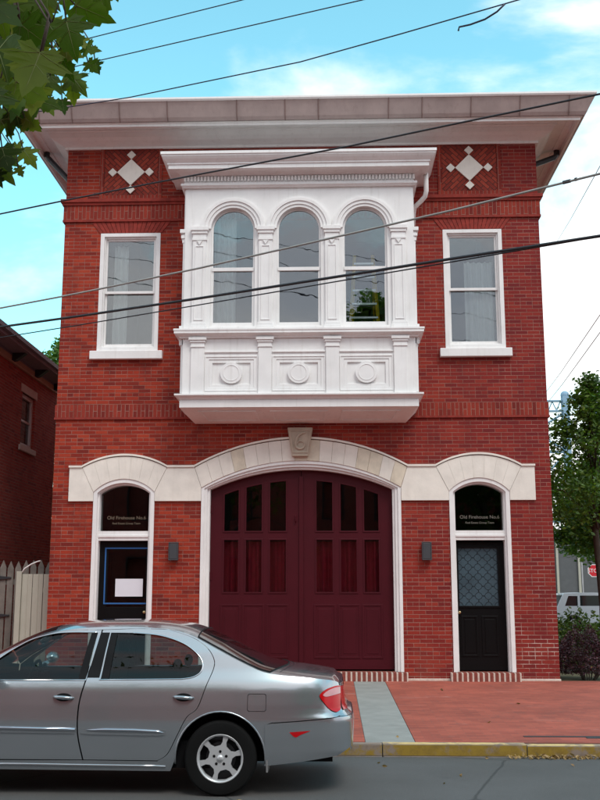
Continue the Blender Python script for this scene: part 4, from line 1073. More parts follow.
# ================================================================== far right: sign, bridge, fence, buildings
SG = thing('stop_sign', 'red octagonal STOP sign on a thin post behind the slim tree trunk', 'sign', (15.28, 40, .1))
oc = [(15.28+.34*math.cos(R(22.5+45*i)), 2.83+.34*math.sin(R(22.5+45*i))) for i in range(8)]
oc2 = [(15.28+.38*math.cos(R(22.5+45*i)), 2.83+.38*math.sin(R(22.5+45*i))) for i in range(8)]
obj('post', MB().box(14.59,14.65,40.03,40.07,.1,3.3), M['alu'], SG)
M['signred'] = mat('sign_red', (.55,.01,.02), .4, var=.03)
pl = obj('sign_plate', MB().slab([oc], 39.99, 40.02), M['signred'], SG); obj('border', MB().slab([oc2, oc], 39.992, 40.021), M['white'], pl)
text_obj('STOP', .30, M['white'], pl, (15.28, 39.985, 2.73))
BR_ = thing('bridge_tower', 'pale blue steel suspension bridge tower rising far behind the right-hand trees', 'bridge', (85, 400, 0))
M['bridge'] = mat('pale_blue_steel', (.22,.36,.48), .6)
bt = MB()
for x in (98.5, 70.5):
    bt.box(x-1.3, x+1.3, 398, 402, 0, 82); bt.ball((x,400,82.6), 1.8)
objs('leg', bt, M['bridge'], BR_)
cbm = MB(); 
for z0, z1 in ((75.5,76.1),(79.8,80.4),(58,59)): cbm.box(71,98.2,399,401,z0,z1)
x = 71.0
while x < 97.6:
    cbm.tube([(x,400,76),(x+1.7,400,80)], .22, 4); cbm.tube([(x+1.7,400,80),(x+3.4,400,76)], .22, 4); x += 3.4
cbm.tube([(98,400,75),(71,400,59)], .45, 4); cbm.tube([(71,400,75),(98,400,59)], .45, 4)
cbm.tube([(98,400,58),(71,400,30)], .45, 4); cbm.tube([(71,400,58),(98,400,30)], .45, 4); cbm.box(71,98.2,399,401,29,31)
obj('cross_bracing', cbm, M['bridge'], BR_)
obj('cable', MB().tube([(98.5,400,83),(160,400,45),(230,400,25),(320,400,60)], .5, 5), M['bridge'], BR_)
FB = thing('warehouse', 'long grey building with pale vertical posts seen between tree and white car', 'building', (22, 46, .05))
M['greywall'] = mat('grey_wall', (.10,.105,.11), .8)
obj('wall', MB().box(4, 60, 46, 56, 0, 5.2), M['greywall'], FB); obj('roof', MB().box(3.6, 60.4, 45.6, 56.4, 5.2, 5.5), M['roof'], FB)
pm = MB(); x = 5
while x < 58: pm.box(x, x+.14, 45.85, 45.99, 0, 5.1); x += 1.35
objs('post', pm, M['fence'], FB)

# ================================================================== silver car
M['paint'] = mat('silver_blue_metallic_paint', (.39,.41,.435), .22, metal=.75, var=.03, coat=1)
M['highlightpaint'] = mat('moulding_highlight_paint', (.42,.46,.52), .2, metal=.8, var=.02, coat=1)  # lighter copy of the body paint for the highlight along the mouldings
M['tyre'] = mat('tyre_rubber', (.006,.006,.006), .9, var=.2, spec=.2)
M['wheel'] = mat('wheel_silver', (.60,.61,.62), .35, metal=.45, var=.05)
M['blackplastic'] = mat('black_plastic', (.006,.006,.007), .6, spec=.15)
M['chrome'] = mat('chrome_trim', (.75,.75,.77), .12, metal=1)
M['carglass'] = glass_mat('car_side_glass', .85, tint=(.50,.58,.57), base=.0)
M['backglass'] = mat('dark_window_glass', (.018,.022,.024), .04, coat=1)
M['seat'] = mat('dark_seat_cloth', (.018,.018,.02), .8)
M['redlens'] = mat('red_lamp_lens', (.50,.002,.006), .2, spec=.3, coat=.25, var=.05)
M['clearlens'] = mat('clear_lamp_lens', (.62,.30,.32), .15, coat=.4)
ZP = np.array([.15,.3,.5,.62,.75,.88,.95,1.0,1.05,1.2,1.35,1.44,1.5])
WP = np.array([.835,.868,.888,.892,.885,.862,.838,.812,.785,.722,.640,.580,.53])
_zz = np.linspace(.1,1.6,601); _ww = np.interp(_zz, ZP, WP)
_k = np.ones(25)/25; _ws = np.convolve(np.pad(_ww, 12, mode='edge'), _k, 'valid')
def Pw(z): return float(np.interp(z, _zz, _ws))
XM = -1.76
ZR = np.array([.1,.28,.36,.60,.645,.675,.72,.90,1.0,1.1]); XRr = np.array([.58,.62,.668,.680,.672,.63,.598,.580,.560,.55])
ZF = np.array([.1,.25,.55,.70,.85,1.1]); XFr = np.array([-4.05,-4.16,-4.20,-4.15,-4.05,-3.9])
def xend(z, rear): return float(np.interp(z, ZR, XRr)) if rear else float(np.interp(z, ZF, XFr))
def Sw(x, z):
    rear = x > XM; e = xend(z, rear); u = min(.9999, abs((x-XM)/(e-XM))); n = 6.5 if rear else 5.0
    return Pw(z)*(1-u**n)**(1/n)
def Xof(y, z, rear=True):      # inverse: where the end face is at half-width y
    n = 6.5 if rear else 5.0; e = xend(z, rear); k_ = min(1, abs(y)/Pw(z))
    return XM+(e-XM)*(1-k_**n)**(1/n)
YC = -8.16
railx = [-4.12,-4.0,-3.6,-3.25,-3.05,-2.85,-2.70,-2.52,-2.37,-2.19,-2.01,-1.83,-1.56,-1.30,-1.10,-.91,-.78,-.67,-.53,-.39,-.25,-.14,0,.2,.40,.50,.545]
railz = [.72,.77,.865,.915,.945,1.01,1.085,1.174,1.255,1.333,1.381,1.405,1.420,1.418,1.405,1.378,1.338,1.285,1.215,1.145,1.08,1.037,1.010,.992,.968,.950,.925]
def hermite(xs, ys, n=8):
    out_ = []; k_ = len(xs)
    t_ = [ (ys[min(i+1,k_-1)]-ys[max(i-1,0)])/(xs[min(i+1,k_-1)]-xs[max(i-1,0)]) for i in range(k_)]
    for i in range(k_-1):
        h = xs[i+1]-xs[i]
        for j in range(n):
            u = j/n; out_.append((xs[i]+u*h, (2*u**3-3*u*u+1)*ys[i]+(u**3-2*u*u+u)*h*t_[i]+(-2*u**3+3*u*u)*ys[i+1]+(u**3-u*u)*h*t_[i+1]))
    out_.append((xs[-1], ys[-1])); return out_
RAIL = hermite(railx, railz, 5); RXs = [p[0] for p in RAIL]; RZs = [p[1] for p in RAIL]
def rail(x): return float(np.interp(x, RXs, RZs))
def smooth_loop(pts, n=6):
    """closed Catmull-Rom through pts"""
    k_ = len(pts); o_ = []
    for i in range(k_):
        p0, p1, p2, p3 = (Vector(pts[(i+j-1) % k_]) for j in range(4))
        for j in range(n):
            u = j/n; q = .5*((2*p1)+(-p0+p2)*u+(2*p0-5*p1+4*p2-p3)*u*u+(-p0+3*p1-3*p2+p3)*u**3); o_.append((q.x, q.y))
    return o_
def smooth_line(pts, n=6):
    k_ = len(pts); o_ = []
    for i in range(k_-1):
        p0, p1, p2, p3 = Vector(pts[max(i-1,0)]), Vector(pts[i]), Vector(pts[i+1]), Vector(pts[min(i+2,k_-1)])
        for j in range(n):
            u = j/n; q = .5*((2*p1)+(-p0+p2)*u+(2*p0-5*p1+4*p2-p3)*u*u+(-p0+3*p1-3*p2+p3)*u**3); o_.append((q.x, q.y))
    o_.append(tuple(pts[-1])); return o_
def skin(name, loops, side, m, parent, off=0, thick=.012, step=.035, label=None):
    """a body panel: 2-D outline (x,z) with holes, cut into small cells and laid on the body surface"""
    ls = [[Vector((p[0], p[1], 0)) for p in l] for l in loops]; flat = [p for l in ls for p in l]
    bm = bmesh.new(); vs = [bm.verts.new((p.x, 0, p.y)) for p in flat]
    for t_ in tessellate_polygon(ls):
        try: bm.faces.new([vs[i] for i in t_])
        except ValueError: pass
    xs = [p.x for p in flat]; zs = [p.y for p in flat]
    x = math.floor(min(xs)/step)*step
    while x < max(xs):
        bmesh.ops.bisect_plane(bm, geom=bm.verts[:]+bm.edges[:]+bm.faces[:], plane_co=(x,0,0), plane_no=(1,0,0), dist=1e-5); x += step
    z = math.floor(min(zs)/step)*step
    while z < max(zs):
        bmesh.ops.bisect_plane(bm, geom=bm.verts[:]+bm.edges[:]+bm.faces[:], plane_co=(0,0,z), plane_no=(0,0,1), dist=1e-5); z += step
    bmesh.ops.remove_doubles(bm, verts=bm.verts, dist=1e-5)
    bm.normal_update(); nrm_ = []
    bm.verts.index_update()
    pos = []
    for v in bm.verts:
        x, z = v.co.x, v.co.z; w_ = Sw(x, z); e = .004
        dx = (Sw(x+e, z)-Sw(x-e, z))/(2*e); dz = (Sw(x, z+e)-Sw(x, z-e))/(2*e)
        if not abs(dx) < 8: dx = math.copysign(8, dx)
        n_ = Vector((-dx, 1, -dz)).normalized()
        p = Vector((x, w_, z))+n_*off
        pos.append(p); nrm_.append(n_)
    fs = [[v.index for v in f.verts] for f in bm.faces]
    bm.free()
    V_ = []; NN = []
    for p, n_ in zip(pos, nrm_): V_.append((p.x, YC+side*p.y, p.z)); NN.append((n_.x, side*n_.y, n_.z))
    org = ROOT[parent.name]; me = bpy.data.meshes.new(name)
    # orient
    F_ = []
    for f in fs:
        a, b_, c = (Vector(V_[i]) for i in f[:3]); nn = Vector((0,0,0))
        for i in range(len(f)): nn += Vector(V_[f[i]]).cross(Vector(V_[f[(i+1) % len(f)]]))
        F_.append(f if nn.dot(Vector(NN[f[0]])) > 0 else f[::-1])
    me.from_pydata([tuple(Vector(p)-org) for p in V_], [], F_); me.materials.append(m)
    me.polygons.foreach_set('use_smooth', [True]*len(me.polygons)); me.update()
    me.normals_split_custom_set_from_vertices(NN)
    o = bpy.data.objects.new(name, me); COL.objects.link(o); o.parent = parent; ROOT[o.name] = org
    if label: o['label'] = label
    return o
def side_pt(x, z, side, off=0): return (x, YC+side*(Sw(x, z)+off), z)
CAR = thing('parked_car', 'silver-blue four-door sedan parked at the kerb in the foreground', 'car', (-1.76, YC, 0))
WRX, WFX, WZ = -.495, -3.25, .315
def arch_pts(cx, r, z0, n=16):
    a = math.degrees(math.asin((z0-WZ)/r)); return [(cx+r*math.cos(R(a+(180-2*a)*i/n)), WZ+r*math.sin(R(a+(180-2*a)*i/n))) for i in range(n+1)]  # right to left
rwin = smooth_line([(-1.575,.985),(-1.566,1.18),(-1.55,1.362),(-1.33,1.366),(-1.08,1.343),(-.86,1.275),(-.71,1.18),(-.672,1.10),(-.69,1.03),(-.76,.99),(-.86,.978),(-1.2,.975),(-1.575,.972)], 5)
rwin = [(-1.572,.974),(-1.535,1.368),(-1.33,1.366)]+smooth_line([(-1.33,1.366),(-1.08,1.343),(-.86,1.275),(-.72,1.18),(-.672,1.10),(-.69,1.03),(-.76,.99),(-.86,.976)],5)[1:]
fwin = [(-1.70,.968),(-2.62,.962)]+smooth_line([(-2.62,.962),(-2.66,1.03),(-2.51,1.150),(-2.38,1.238),(-2.24,1.312),(-2.06,1.358),(-1.90,1.370),(-1.655,1.369)],5)[1:]
rdoor_r = smooth_line([(-1.01,1.395),(-.78,1.325),(-.64,1.235),(-.575,1.14),(-.575,1.06),(-.63,.92),(-.70,.735),(-.79,.66),(-.875,.50),(-.955,.35),(-1.04,.295)], 4)
bl = [(-1.615,1.39),(-1.655,1.15),(-1.70,.96),(-1.74,.76),(-1.74,.52),(-1.69,.30)]
blf = [(x-.006, z) for x, z in bl]; blr = [(x+.002, z) for x, z in bl]
for side in (-1, 1):
    # rear door
    rd = smooth_line(blr, 4)+[(x-.003, z) for x, z in reversed(rdoor_r)]+[(-1.3,1.402)]
    D_ = skin('rear_door', [rd, rwin], side, M['paint'], CAR)
    fd = [(x-.004,z) for x, z in smooth_line(blf, 4)]+[(-2.68,.30),(-2.80,.42),(-2.82,.9),(-2.80,.985)]+smooth_line([(-2.66,1.085),(-2.50,1.172),(-2.37,1.252),(-2.19,1.329),(-2.01,1.376),(-1.83,1.390)],4)
    D2 = skin('front_door', [fd, fwin], side, M['paint'], CAR)
    skin('window_glass', [rwin], side, M['carglass'], D_, off=-.012); skin('window_glass', [fwin], side, M['carglass'], D2, off=-.012)
    # black B pillar
    skin('pillar_trim', [[(-1.575,.975),(-1.54,1.37),(-1.605,1.372),(-1.66,1.13),(-1.70,.975),(-1.645,.975)]], side, M['blackplastic'], D_, off=.003) if False else None
    skin('pillar_trim', [[(-1.60,.978),(-1.50,.978),(-1.475,1.365),(-1.535,1.365)]], side, M['blackplastic'], D_, off=-.004)
    skin('pillar_trim', [[(-1.775,.972),(-1.71,.972),(-1.66,1.365),(-1.715,1.365)]], side, M['blackplastic'], D2, off=-.004)
    skin('pillar_cover', [[(-1.693,.985),(-1.585,.985),(-1.545,1.368),(-1.625,1.368)]], side, M['blackplastic'], D_, off=.002)
    # chrome line round the glass
    loop = [side_pt(x, z, side, .002) for x, z in rwin[2:]]; loop += [side_pt(-1.2,.972,side,.002), side_pt(-1.585,.970,side,.002)]
    obj('chrome_line', MB().tube(loop, .006, 5), M['chrome'], D_, smooth=True)
    loop = [side_pt(-1.70,.966,side,.002)]+[side_pt(x, z, side, .002) for x, z in fwin[1:]]
    obj('chrome_line', MB().tube(loop, .006, 5), M['chrome'], D2, smooth=True)
    # quarter panel, front wing, sills (one skin each)
    q = [(x+.004, z) for x, z in rdoor_r[:-6]]+[(-.90,.46)]
    aq = arch_pts(WRX, .395, .30, 20)   # right -> left
    qpoly = [(-1.30,1.412),(-1.01,1.400)]+[(x+.004, z) for x, z in rdoor_r[1:-8]]
    qpoly = [(-1.01,1.400)]+[(x+.004, z) for x, z in rdoor_r[1:]]+[(-1.04,.288),(-1.7,.294),(-2.68,.29),(-2.69,.215),(-.93,.205)]+[p for p in reversed(aq) if p[1] > .3][:]+[(-.105,.255),(-.09,.60)]
    qpoly += [(-.05,.615),(.17,.628),(.40,.643),(.52,.652),(.56,.665)]
    zt = .925
    # tail edge upward then along the deck and the roof back to the door
    qpoly += [(.555,.70),(.552,.80),(.545,.90)]
    back = [p for p in RAIL if -1.31 < p[0] < .54]; qpoly += list(reversed(back))
    qp = qpoly
    Q_ = skin('rear_quarter', [qp], side, M['paint'], CAR, off=0)
    fp = smooth_line([(fdx, fz) for fdx, fz in ((-2.688,.30),(-2.808,.42),(-2.828,.9),(-2.808,.985))], 3)
    af = [p for p in arch_pts(WFX, .39, .30, 18)]
    fw = [(-2.69,.215),(-2.688,.30),(-2.808,.42),(-2.828,.9),(-2.808,.99)]+list(reversed([p for p in RAIL if -4.0 < p[0] < -2.82]))
    fw = [(-2.808,.99)]+[p for p in reversed(RAIL) if -4.0 < p[0] < -2.85]+[(-4.05,.70),(-4.05,.30),(-3.62,.24)]+list(reversed(af))+[(-2.83,.215),(-2.69,.215),(-2.688,.30),(-2.808,.42),(-2.828,.9)]
    skin('front_wing', [fw], side, M['paint'], CAR)
    # roof side band joining the two doors to the roof rail
    rb = [p for p in RAIL if -2.83 <= p[0] <= -1.0]
    low = smooth_line([(-2.80,.99),(-2.66,1.087),(-2.50,1.174),(-2.37,1.254),(-2.19,1.331),(-2.01,1.378),(-1.83,1.392),(-1.615,1.394),(-1.3,1.404),(-1.01,1.398)], 4)
    skin('roof_rail', [rb+list(reversed(low))], side, M['paint'], CAR, off=-.0005)
    # rear bumper side
    bp = [(-.105,.597),(-.05,.608),(.17,.621),(.40,.636),(.52,.645),(.60,.650),(.645,.640),(.65,.50),(.64,.385),(.52,.325),(.2,.285),(-.11,.252)]
    skin('rear_bumper_side', [bp], side, M['paint'], CAR, off=.006)
    skin('side_marker', [[(.105,.535),(.29,.545),(.20,.512),(.165,.492),(.14,.50)]], side, M['redlens'], CAR, off=.010)
    # mouldings
    skin('door_moulding', [smooth_loop([(-1.66,.560),(-1.4,.558),(-1.02,.545),(-.975,.530),(-1.03,.508),(-1.4,.512),(-1.70,.520)],3)], side, M['paint'], D_, off=.010)
    skin('door_moulding', [[(-1.765,.562),(-2.70,.575),(-2.72,.53),(-1.765,.522)]], side, M['paint'], D2, off=.010)
    obj('moulding_highlight', MB().tube([side_pt(x, z, side, .012) for x, z in ((-1.66,.552),(-1.5,.553),(-1.25,.55),(-1.05,.541),(-.99,.532))], [.006,.013,.013,.011,.004], 8), M['highlightpaint'], D_, smooth=True)  # added tube puts the bright highlight on the moulding top into shape and colour
    obj('moulding_highlight', MB().tube([side_pt(x, z, side, .012) for x, z in ((-1.765,.555),(-2.1,.560),(-2.4,.566),(-2.69,.57))], .013, 8), M['highlightpaint'], D2, smooth=True)
    obj('sill_edge', MB().tube([side_pt(x, z, side, -.002) for x, z in ((-2.68,.262),(-2.2,.258),(-1.7,.252),(-1.2,.248),(-.97,.245))], .012, 8), M['paint'], CAR, smooth=True)
    lineZ = [(-2.6,.345),(-2.0,.338),(-1.6,.330),(-1.28,.32),(-1.06,.318)]
    # handles
    for hx, hz, P_ in ((-.825,.825,D_), (-1.885,.822,D2)):
        skin('handle_recess', [[(hx+.072*math.cos(R(18*i)), hz+.034*math.sin(R(18*i))) for i in range(20)]], side, M['blackplastic'], P_, off=.0015)
        hm_ = MB().tube([side_pt(hx-.085,hz+.006,side,.004), side_pt(hx-.06,hz+.004,side,.026), side_pt(hx,hz,side,.034), side_pt(hx+.06,hz-.004,side,.028), side_pt(hx+.088,hz-.006,side,.004)], [.010,.015,.017,.015,.010], 8)
        obj('door_handle', hm_, M['paint'], P_, smooth=True)
    # fuel flap outline
    if side < 0:
        rr_ = [(-.262,.72),(-.25,.708),(-.11,.708),(-.098,.72),(-.098,.843),(-.11,.855),(-.25,.855),(-.262,.843)]
        inn_ = [(-.18+(x+.18)*.955, .7815+(z-.7815)*.955) for x, z in rr_]
        skin('fuel_flap', [rr_, inn_], side, M['blackplastic'], Q_, off=.0015)
    # tail lamp: side part
    lamp = smooth_line([(.545,.905),(.50,.905),(.43,.885),(.375,.848),(.37,.82),(.41,.765),(.455,.715),(.51,.688),(.548,.700)], 4)
    L_ = skin('tail_lamp', [lamp], side, M['redlens'], CAR, off=.009, step=.02)
    skin('clear_lens', [smooth_line([(.545,.892),(.50,.892),(.44,.872),(.395,.838),(.42,.822),(.47,.828),(.545,.842)],3)], side, M['clearlens'], L_, off=.0115, step=.02)
    # mirror
    mm_ = MB().ball((-2.52, YC+side*1.02, 1.04), .085, 8, (.8,1.15,.75)).tube([(-2.55,YC+side*.82,.98),(-2.53,YC+side*.95,1.0)], .03, 6)
    obj('door_mirror', mm_, M['paint'], CAR, smooth=True)
    # mud flap and inner arch
    for wx in (WRX, WFX):
        ia = MB(); pts_ = arch_pts(wx, .392, .25, 16)
        n0 = len(ia.v); vs = []
        for x, z in pts_: vs += [(x, YC+side*.85, z), (x, YC+side*.55, z)]
        ia.add(vs, [(2*i, 2*i+1, 2*i+3, 2*i+2) for i in range(16)])
        ia.slab([pts_+[]], YC+side*.54, YC+side*.55)
        obj('wheel_arch_liner', ia, M['blackplastic'], CAR, fix=False)
        lip = MB().tube([side_pt(x, z, side, .001) for x, z in arch_pts(wx, .392, .27, 24)], .008, 6); obj('arch_lip', lip, M['paint'], CAR, smooth=True)
# end faces and bumper
def end_patch(name, z0, z1, yk, m, rear=True, nz_=14, ny=40, off=0, parent=CAR, ya=None):
    mb = MB(); vs = []
    for j in range(nz_+1):
        z = z0+(z1-z0)*j/nz_
        lim = yk(z) if callable(yk) else yk
        for i in range(ny+1):
            y = (-lim+2*lim*i/ny) if ya is None else ya[0]+(ya[1]-ya[0])*i/ny
            xx = Xof(y, z, rear)+off*(1 if rear else -1)
            vs.append((xx, YC+y, z))
    fs = [(j*(ny+1)+i, j*(ny+1)+i+1, (j+1)*(ny+1)+i+1, (j+1)*(ny+1)+i) for j in range(nz_) for i in range(ny)]
    return obj(name, mb.add(vs, fs), m, parent, smooth=True, fix=False)
end_patch('tail_panel', .655, .925, lambda z: Sw(.548, z)+.0, M['paint'])
end_patch('rear_bumper', .33, .648, lambda z: Sw(.640, z)+.004, M['paint'], nz_=20)
for s_ in (-1, 1): end_patch('tail_lamp', .70, .90, 0, M['redlens'], off=.009, nz_=6, ny=10, ya=(s_*.42, s_*Sw(.548, .8)))
end_patch('front_end', .25, .72, lambda z: Sw(-4.05, z), M['paint'], rear=False)
bs_ = MB()    # bumper top shelf
vs = []
for i in range(41):
    y = -.80+1.6*i/40; vs += [(Xof(y,.64), YC+y, .648), (Xof(y*.98,.70)-.02, YC+y*.98, .668)]
bs_.add(vs, [(2*i,2*i+2,2*i+3,2*i+1) for i in range(40)]); obj('bumper_shelf', bs_, M['paint'], CAR, smooth=True, fix=False)
# top skin: bonnet, windscreen, roof, rear glass, boot lid
def crown(x): return float(np.interp(x, [-4.1,-3.6,-3.0,-2.6,-2.1,-1.5,-.9,-.5,-.1,.2,.50,.545], [.03,.05,.055,.075,.062,.050,.055,.068,.055,.045,.040,.01]))
def top_pt(x, t_, off=0):
    z0 = rail(x); y = Sw(x, z0)*t_
    return (x, YC+y, z0+crown(x)*(1-abs(t_)**3.2)+off)
def top_patch(name, fx0, fx1, m, off=0, t0=-1, t1=1, nx=60, ny=36, parent=CAR, label=None):
    vs = []
    for j in range(nx+1):
        for i in range(ny+1):
            t_ = t0+(t1-t0)*i/ny
            t_ = math.copysign(abs(t_)**.8, t_) if (t0 == -1 and t1 == 1) else t_
            a, b_ = fx0(t_), fx1(t_); vs.append(top_pt(a+(b_-a)*j/nx, t_, off))
    fs = [(j*(ny+1)+i, (j+1)*(ny+1)+i, (j+1)*(ny+1)+i+1, j*(ny+1)+i+1) for j in range(nx) for i in range(ny)]
    return obj(name, MB().add(vs, fs), m, parent, smooth=True, fix=False, label=label)
vs = []
for i in range(41):
    t_ = -1+i/20; p_ = top_pt(.54, t_); y = (p_[1]-YC); vs += [(p_[0], p_[1], p_[2]), (Xof(y*.999,.925)+.004, YC+y*.999, min(.928, p_[2]))]
obj('boot_lip', MB().add(vs, [(2*i,2*i+1,2*i+3,2*i+2) for i in range(40)]), M['paint'], CAR, smooth=True, fix=False)
top_patch('roof', lambda t_: -2.85, lambda t_: -.70+.0*t_, M['paint'], nx=60)
top_patch('rear_deck', lambda t_: -.70, lambda t_: .54, M['paint'], nx=60)
top_patch('bonnet', lambda t_: -4.10, lambda t_: -2.85, M['paint'], nx=40)
top_patch('windscreen', lambda t_: -2.86+.12*t_*t_, lambda t_: -2.10+.05*t_*t_, M['backglass'], off=.004, t0=-.90, t1=.90)
rg = top_patch('rear_window', lambda t_: -.735+.0*t_*t_, lambda t_: .055-.15*t_*t_, M['backglass'], off=.005, t0=-.93, t1=.93)
edge = [top_pt(-.735, -.95+1.9*i/30, .004) for i in range(31)]+[top_pt(-.735+(.055-.15*.9+.735)*i/20, .95, .004) for i in range(1,21)]+[top_pt(.062-.15*(.95-1.9*i/30)**2, .95-1.9*i/30, .004) for i in range(1,31)]+[top_pt(.062-.15*.9-(.062-.15*.9+.735)*i/20, -.95, .004) for i in range(1,20)]
obj('window_seal', MB().tube(edge, .007, 5, closed=True), M['blackplastic'], rg, smooth=True)
obj('boot_seam', MB().tube([top_pt(.11-.1*(t_/20-1)**2, (t_/20-1)*.88, .0005) for t_ in range(41)], .0025, 4), M['blackplastic'], CAR)
# floor, cabin, seats
cb = MB().box(-4.0,-.3,YC-.70,YC+.70,.22,.28); cb.box(-4.0,-2.75,YC-.54,YC+.54,.24,.70); cb.box(-.30,.48,YC-.53,YC+.53,.24,.86); cb.box(-2.75,-.3,YC-.78,YC+.78,.22,.45)
cb.box(-2.78,-2.45,YC-.70,YC+.70,.45,.93); cb.box(-.72,-.05,YC-.66,YC+.66,.45,.965)
for s_ in (-1,1): cb.box(-2.75,-.85,YC+s_*.77-.03,YC+s_*.77+.03,.42,.968)
obj('cabin', cb, M['blackplastic'], CAR)
def seat(cx, cy, wd, back):
    m_ = MB(); m_.box(cx-.45, cx+.05, cy-wd/2, cy+wd/2, .45, .60)
    m_.add([(cx,cy-wd/2,.55),(cx+.12,cy-wd/2,.55),(cx+.12,cy+wd/2,.55),(cx,cy+wd/2,.55),(cx+.14,cy-wd*.42,back),(cx+.22,cy-wd*.42,back),(cx+.22,cy+wd*.42,back),(cx+.14,cy+wd*.42,back)],[(0,3,2,1),(4,5,6,7),(0,1,5,4),(1,2,6,5),(2,3,7,6),(3,0,4,7)])
    return m_
for cy in (YC-.36, YC+.36):
    s_ = obj('front_seat', seat(-1.80, cy, .50, 1.10), M['seat'], CAR, bevel=.04); obj('headrest', MB().ball((-1.60,cy,1.19),.1,6,(.5,1.3,.8)), M['seat'], s_, smooth=True)
s_ = obj('rear_seat', seat(-.98, YC, 1.25, 1.02), M['seat'], CAR, bevel=.04)
for cy in (YC-.36, YC+.36): obj('headrest', MB().ball((-.96,cy,1.06),.085,6,(.5,1.3,.7)), M['seat'], s_, smooth=True)
cr_ = [(-2.32+.05*math.cos(a), YC-.36+.18*math.sin(a), .93+.17*math.cos(a)) for a in [2*math.pi*i/24 for i in range(24)]]
obj('steering_wheel', MB().tube(cr_, .015, 6, closed=True).tube([(-2.32,YC-.53,.93),(-2.34,YC-.36,.92),(-2.32,YC-.19,.93)], .02, 6), M['blackplastic'], CAR)
obj('rearview_mirror', MB().box(-2.22,-2.19,YC-.12,YC+.12,1.28,1.34), M['blackplastic'], CAR)
# wheels
def wheel(cx, side):
    cy = YC+side*.765; T = side
    ty = MB(); prof_ = [(.195,.10),(.205,.112),(.26,.118),(.295,.112),(.312,.09),(.316,.06),(.316,-.06),(.31,-.09),(.27,-.11),(.20,-.10)]
    ty.lathe([(r, h*T) for r, h in prof_], (cx, cy, WZ), 48, 'y')
    Wt = obj('wheel', ty, M['tyre'], CAR, auto=40)
    holes = []
    for k in range(6):
        a = R(-15+60*k); q = []
        for r_, da in ((.105,-14),(.105,14),(.135,23),(.183,22.5),(.185,0),(.183,-22.5),(.135,-23)): q.append((cx+r_*math.cos(a+R(da)), WZ+r_*math.sin(a+R(da))))
        holes.append(q)
    rim = MB().slab([disc(cx, WZ, .196, 60)]+holes, min(cy+T*.093, cy+T*.050), max(cy+T*.093, cy+T*.050))
    ro = obj('rim', rim, M['wheel'], Wt, bevel=.006)
    rl = MB().lathe([(.185,T*.092),(.192,T*.108),(.202,T*.112),(.206,T*.10),(.20,T*-.09),(.19,T*-.09),(.185,T*.09)], (cx,cy,WZ), 48, 'y'); obj('rim_lip', rl, M['wheel'], ro, smooth=True)
    ins = MB().lathe([(.001,T*.0),(.195,T*.0)], (cx,cy,WZ), 32, 'y').lathe([(.001,T*.02),(.13,T*.02),(.135,T*0)], (cx,cy,WZ), 24, 'y'); obj('brake_disc', ins, M['dark'], ro)
    hb = MB().lathe([(.001,T*.104),(.026,T*.103),(.030,T*.09)], (cx,cy,WZ), 20, 'y'); obj('hub_cap', hb, M['wheel'], ro, smooth=True)
    nu = MB()
    for k in range(5):
        a = R(90+72*k); nu.lathe([(.001,T*.096),(.0125,T*.096),(.0125,T*.08)], (cx+.056*math.cos(a), cy, WZ+.056*math.sin(a)), 8, 'y')
    obj('lug_nut', nu, M['blackplastic'], ro)
for wx in (WRX, WFX):
    for s_ in (-1, 1): wheel(wx, s_)
obj('exhaust', MB().tube([(.1,YC+.5,.30),(.3,YC+.5,.31)], .03, 8) if True else MB().tube([(.2,YC+.5,.24),(.62,YC+.5,.25)], .03, 8), M['dark'], CAR)
obj('mud_flap', MB().box(-.095,-.08,YC-.86,YC-.62,.20,.36), M['alu'], CAR)

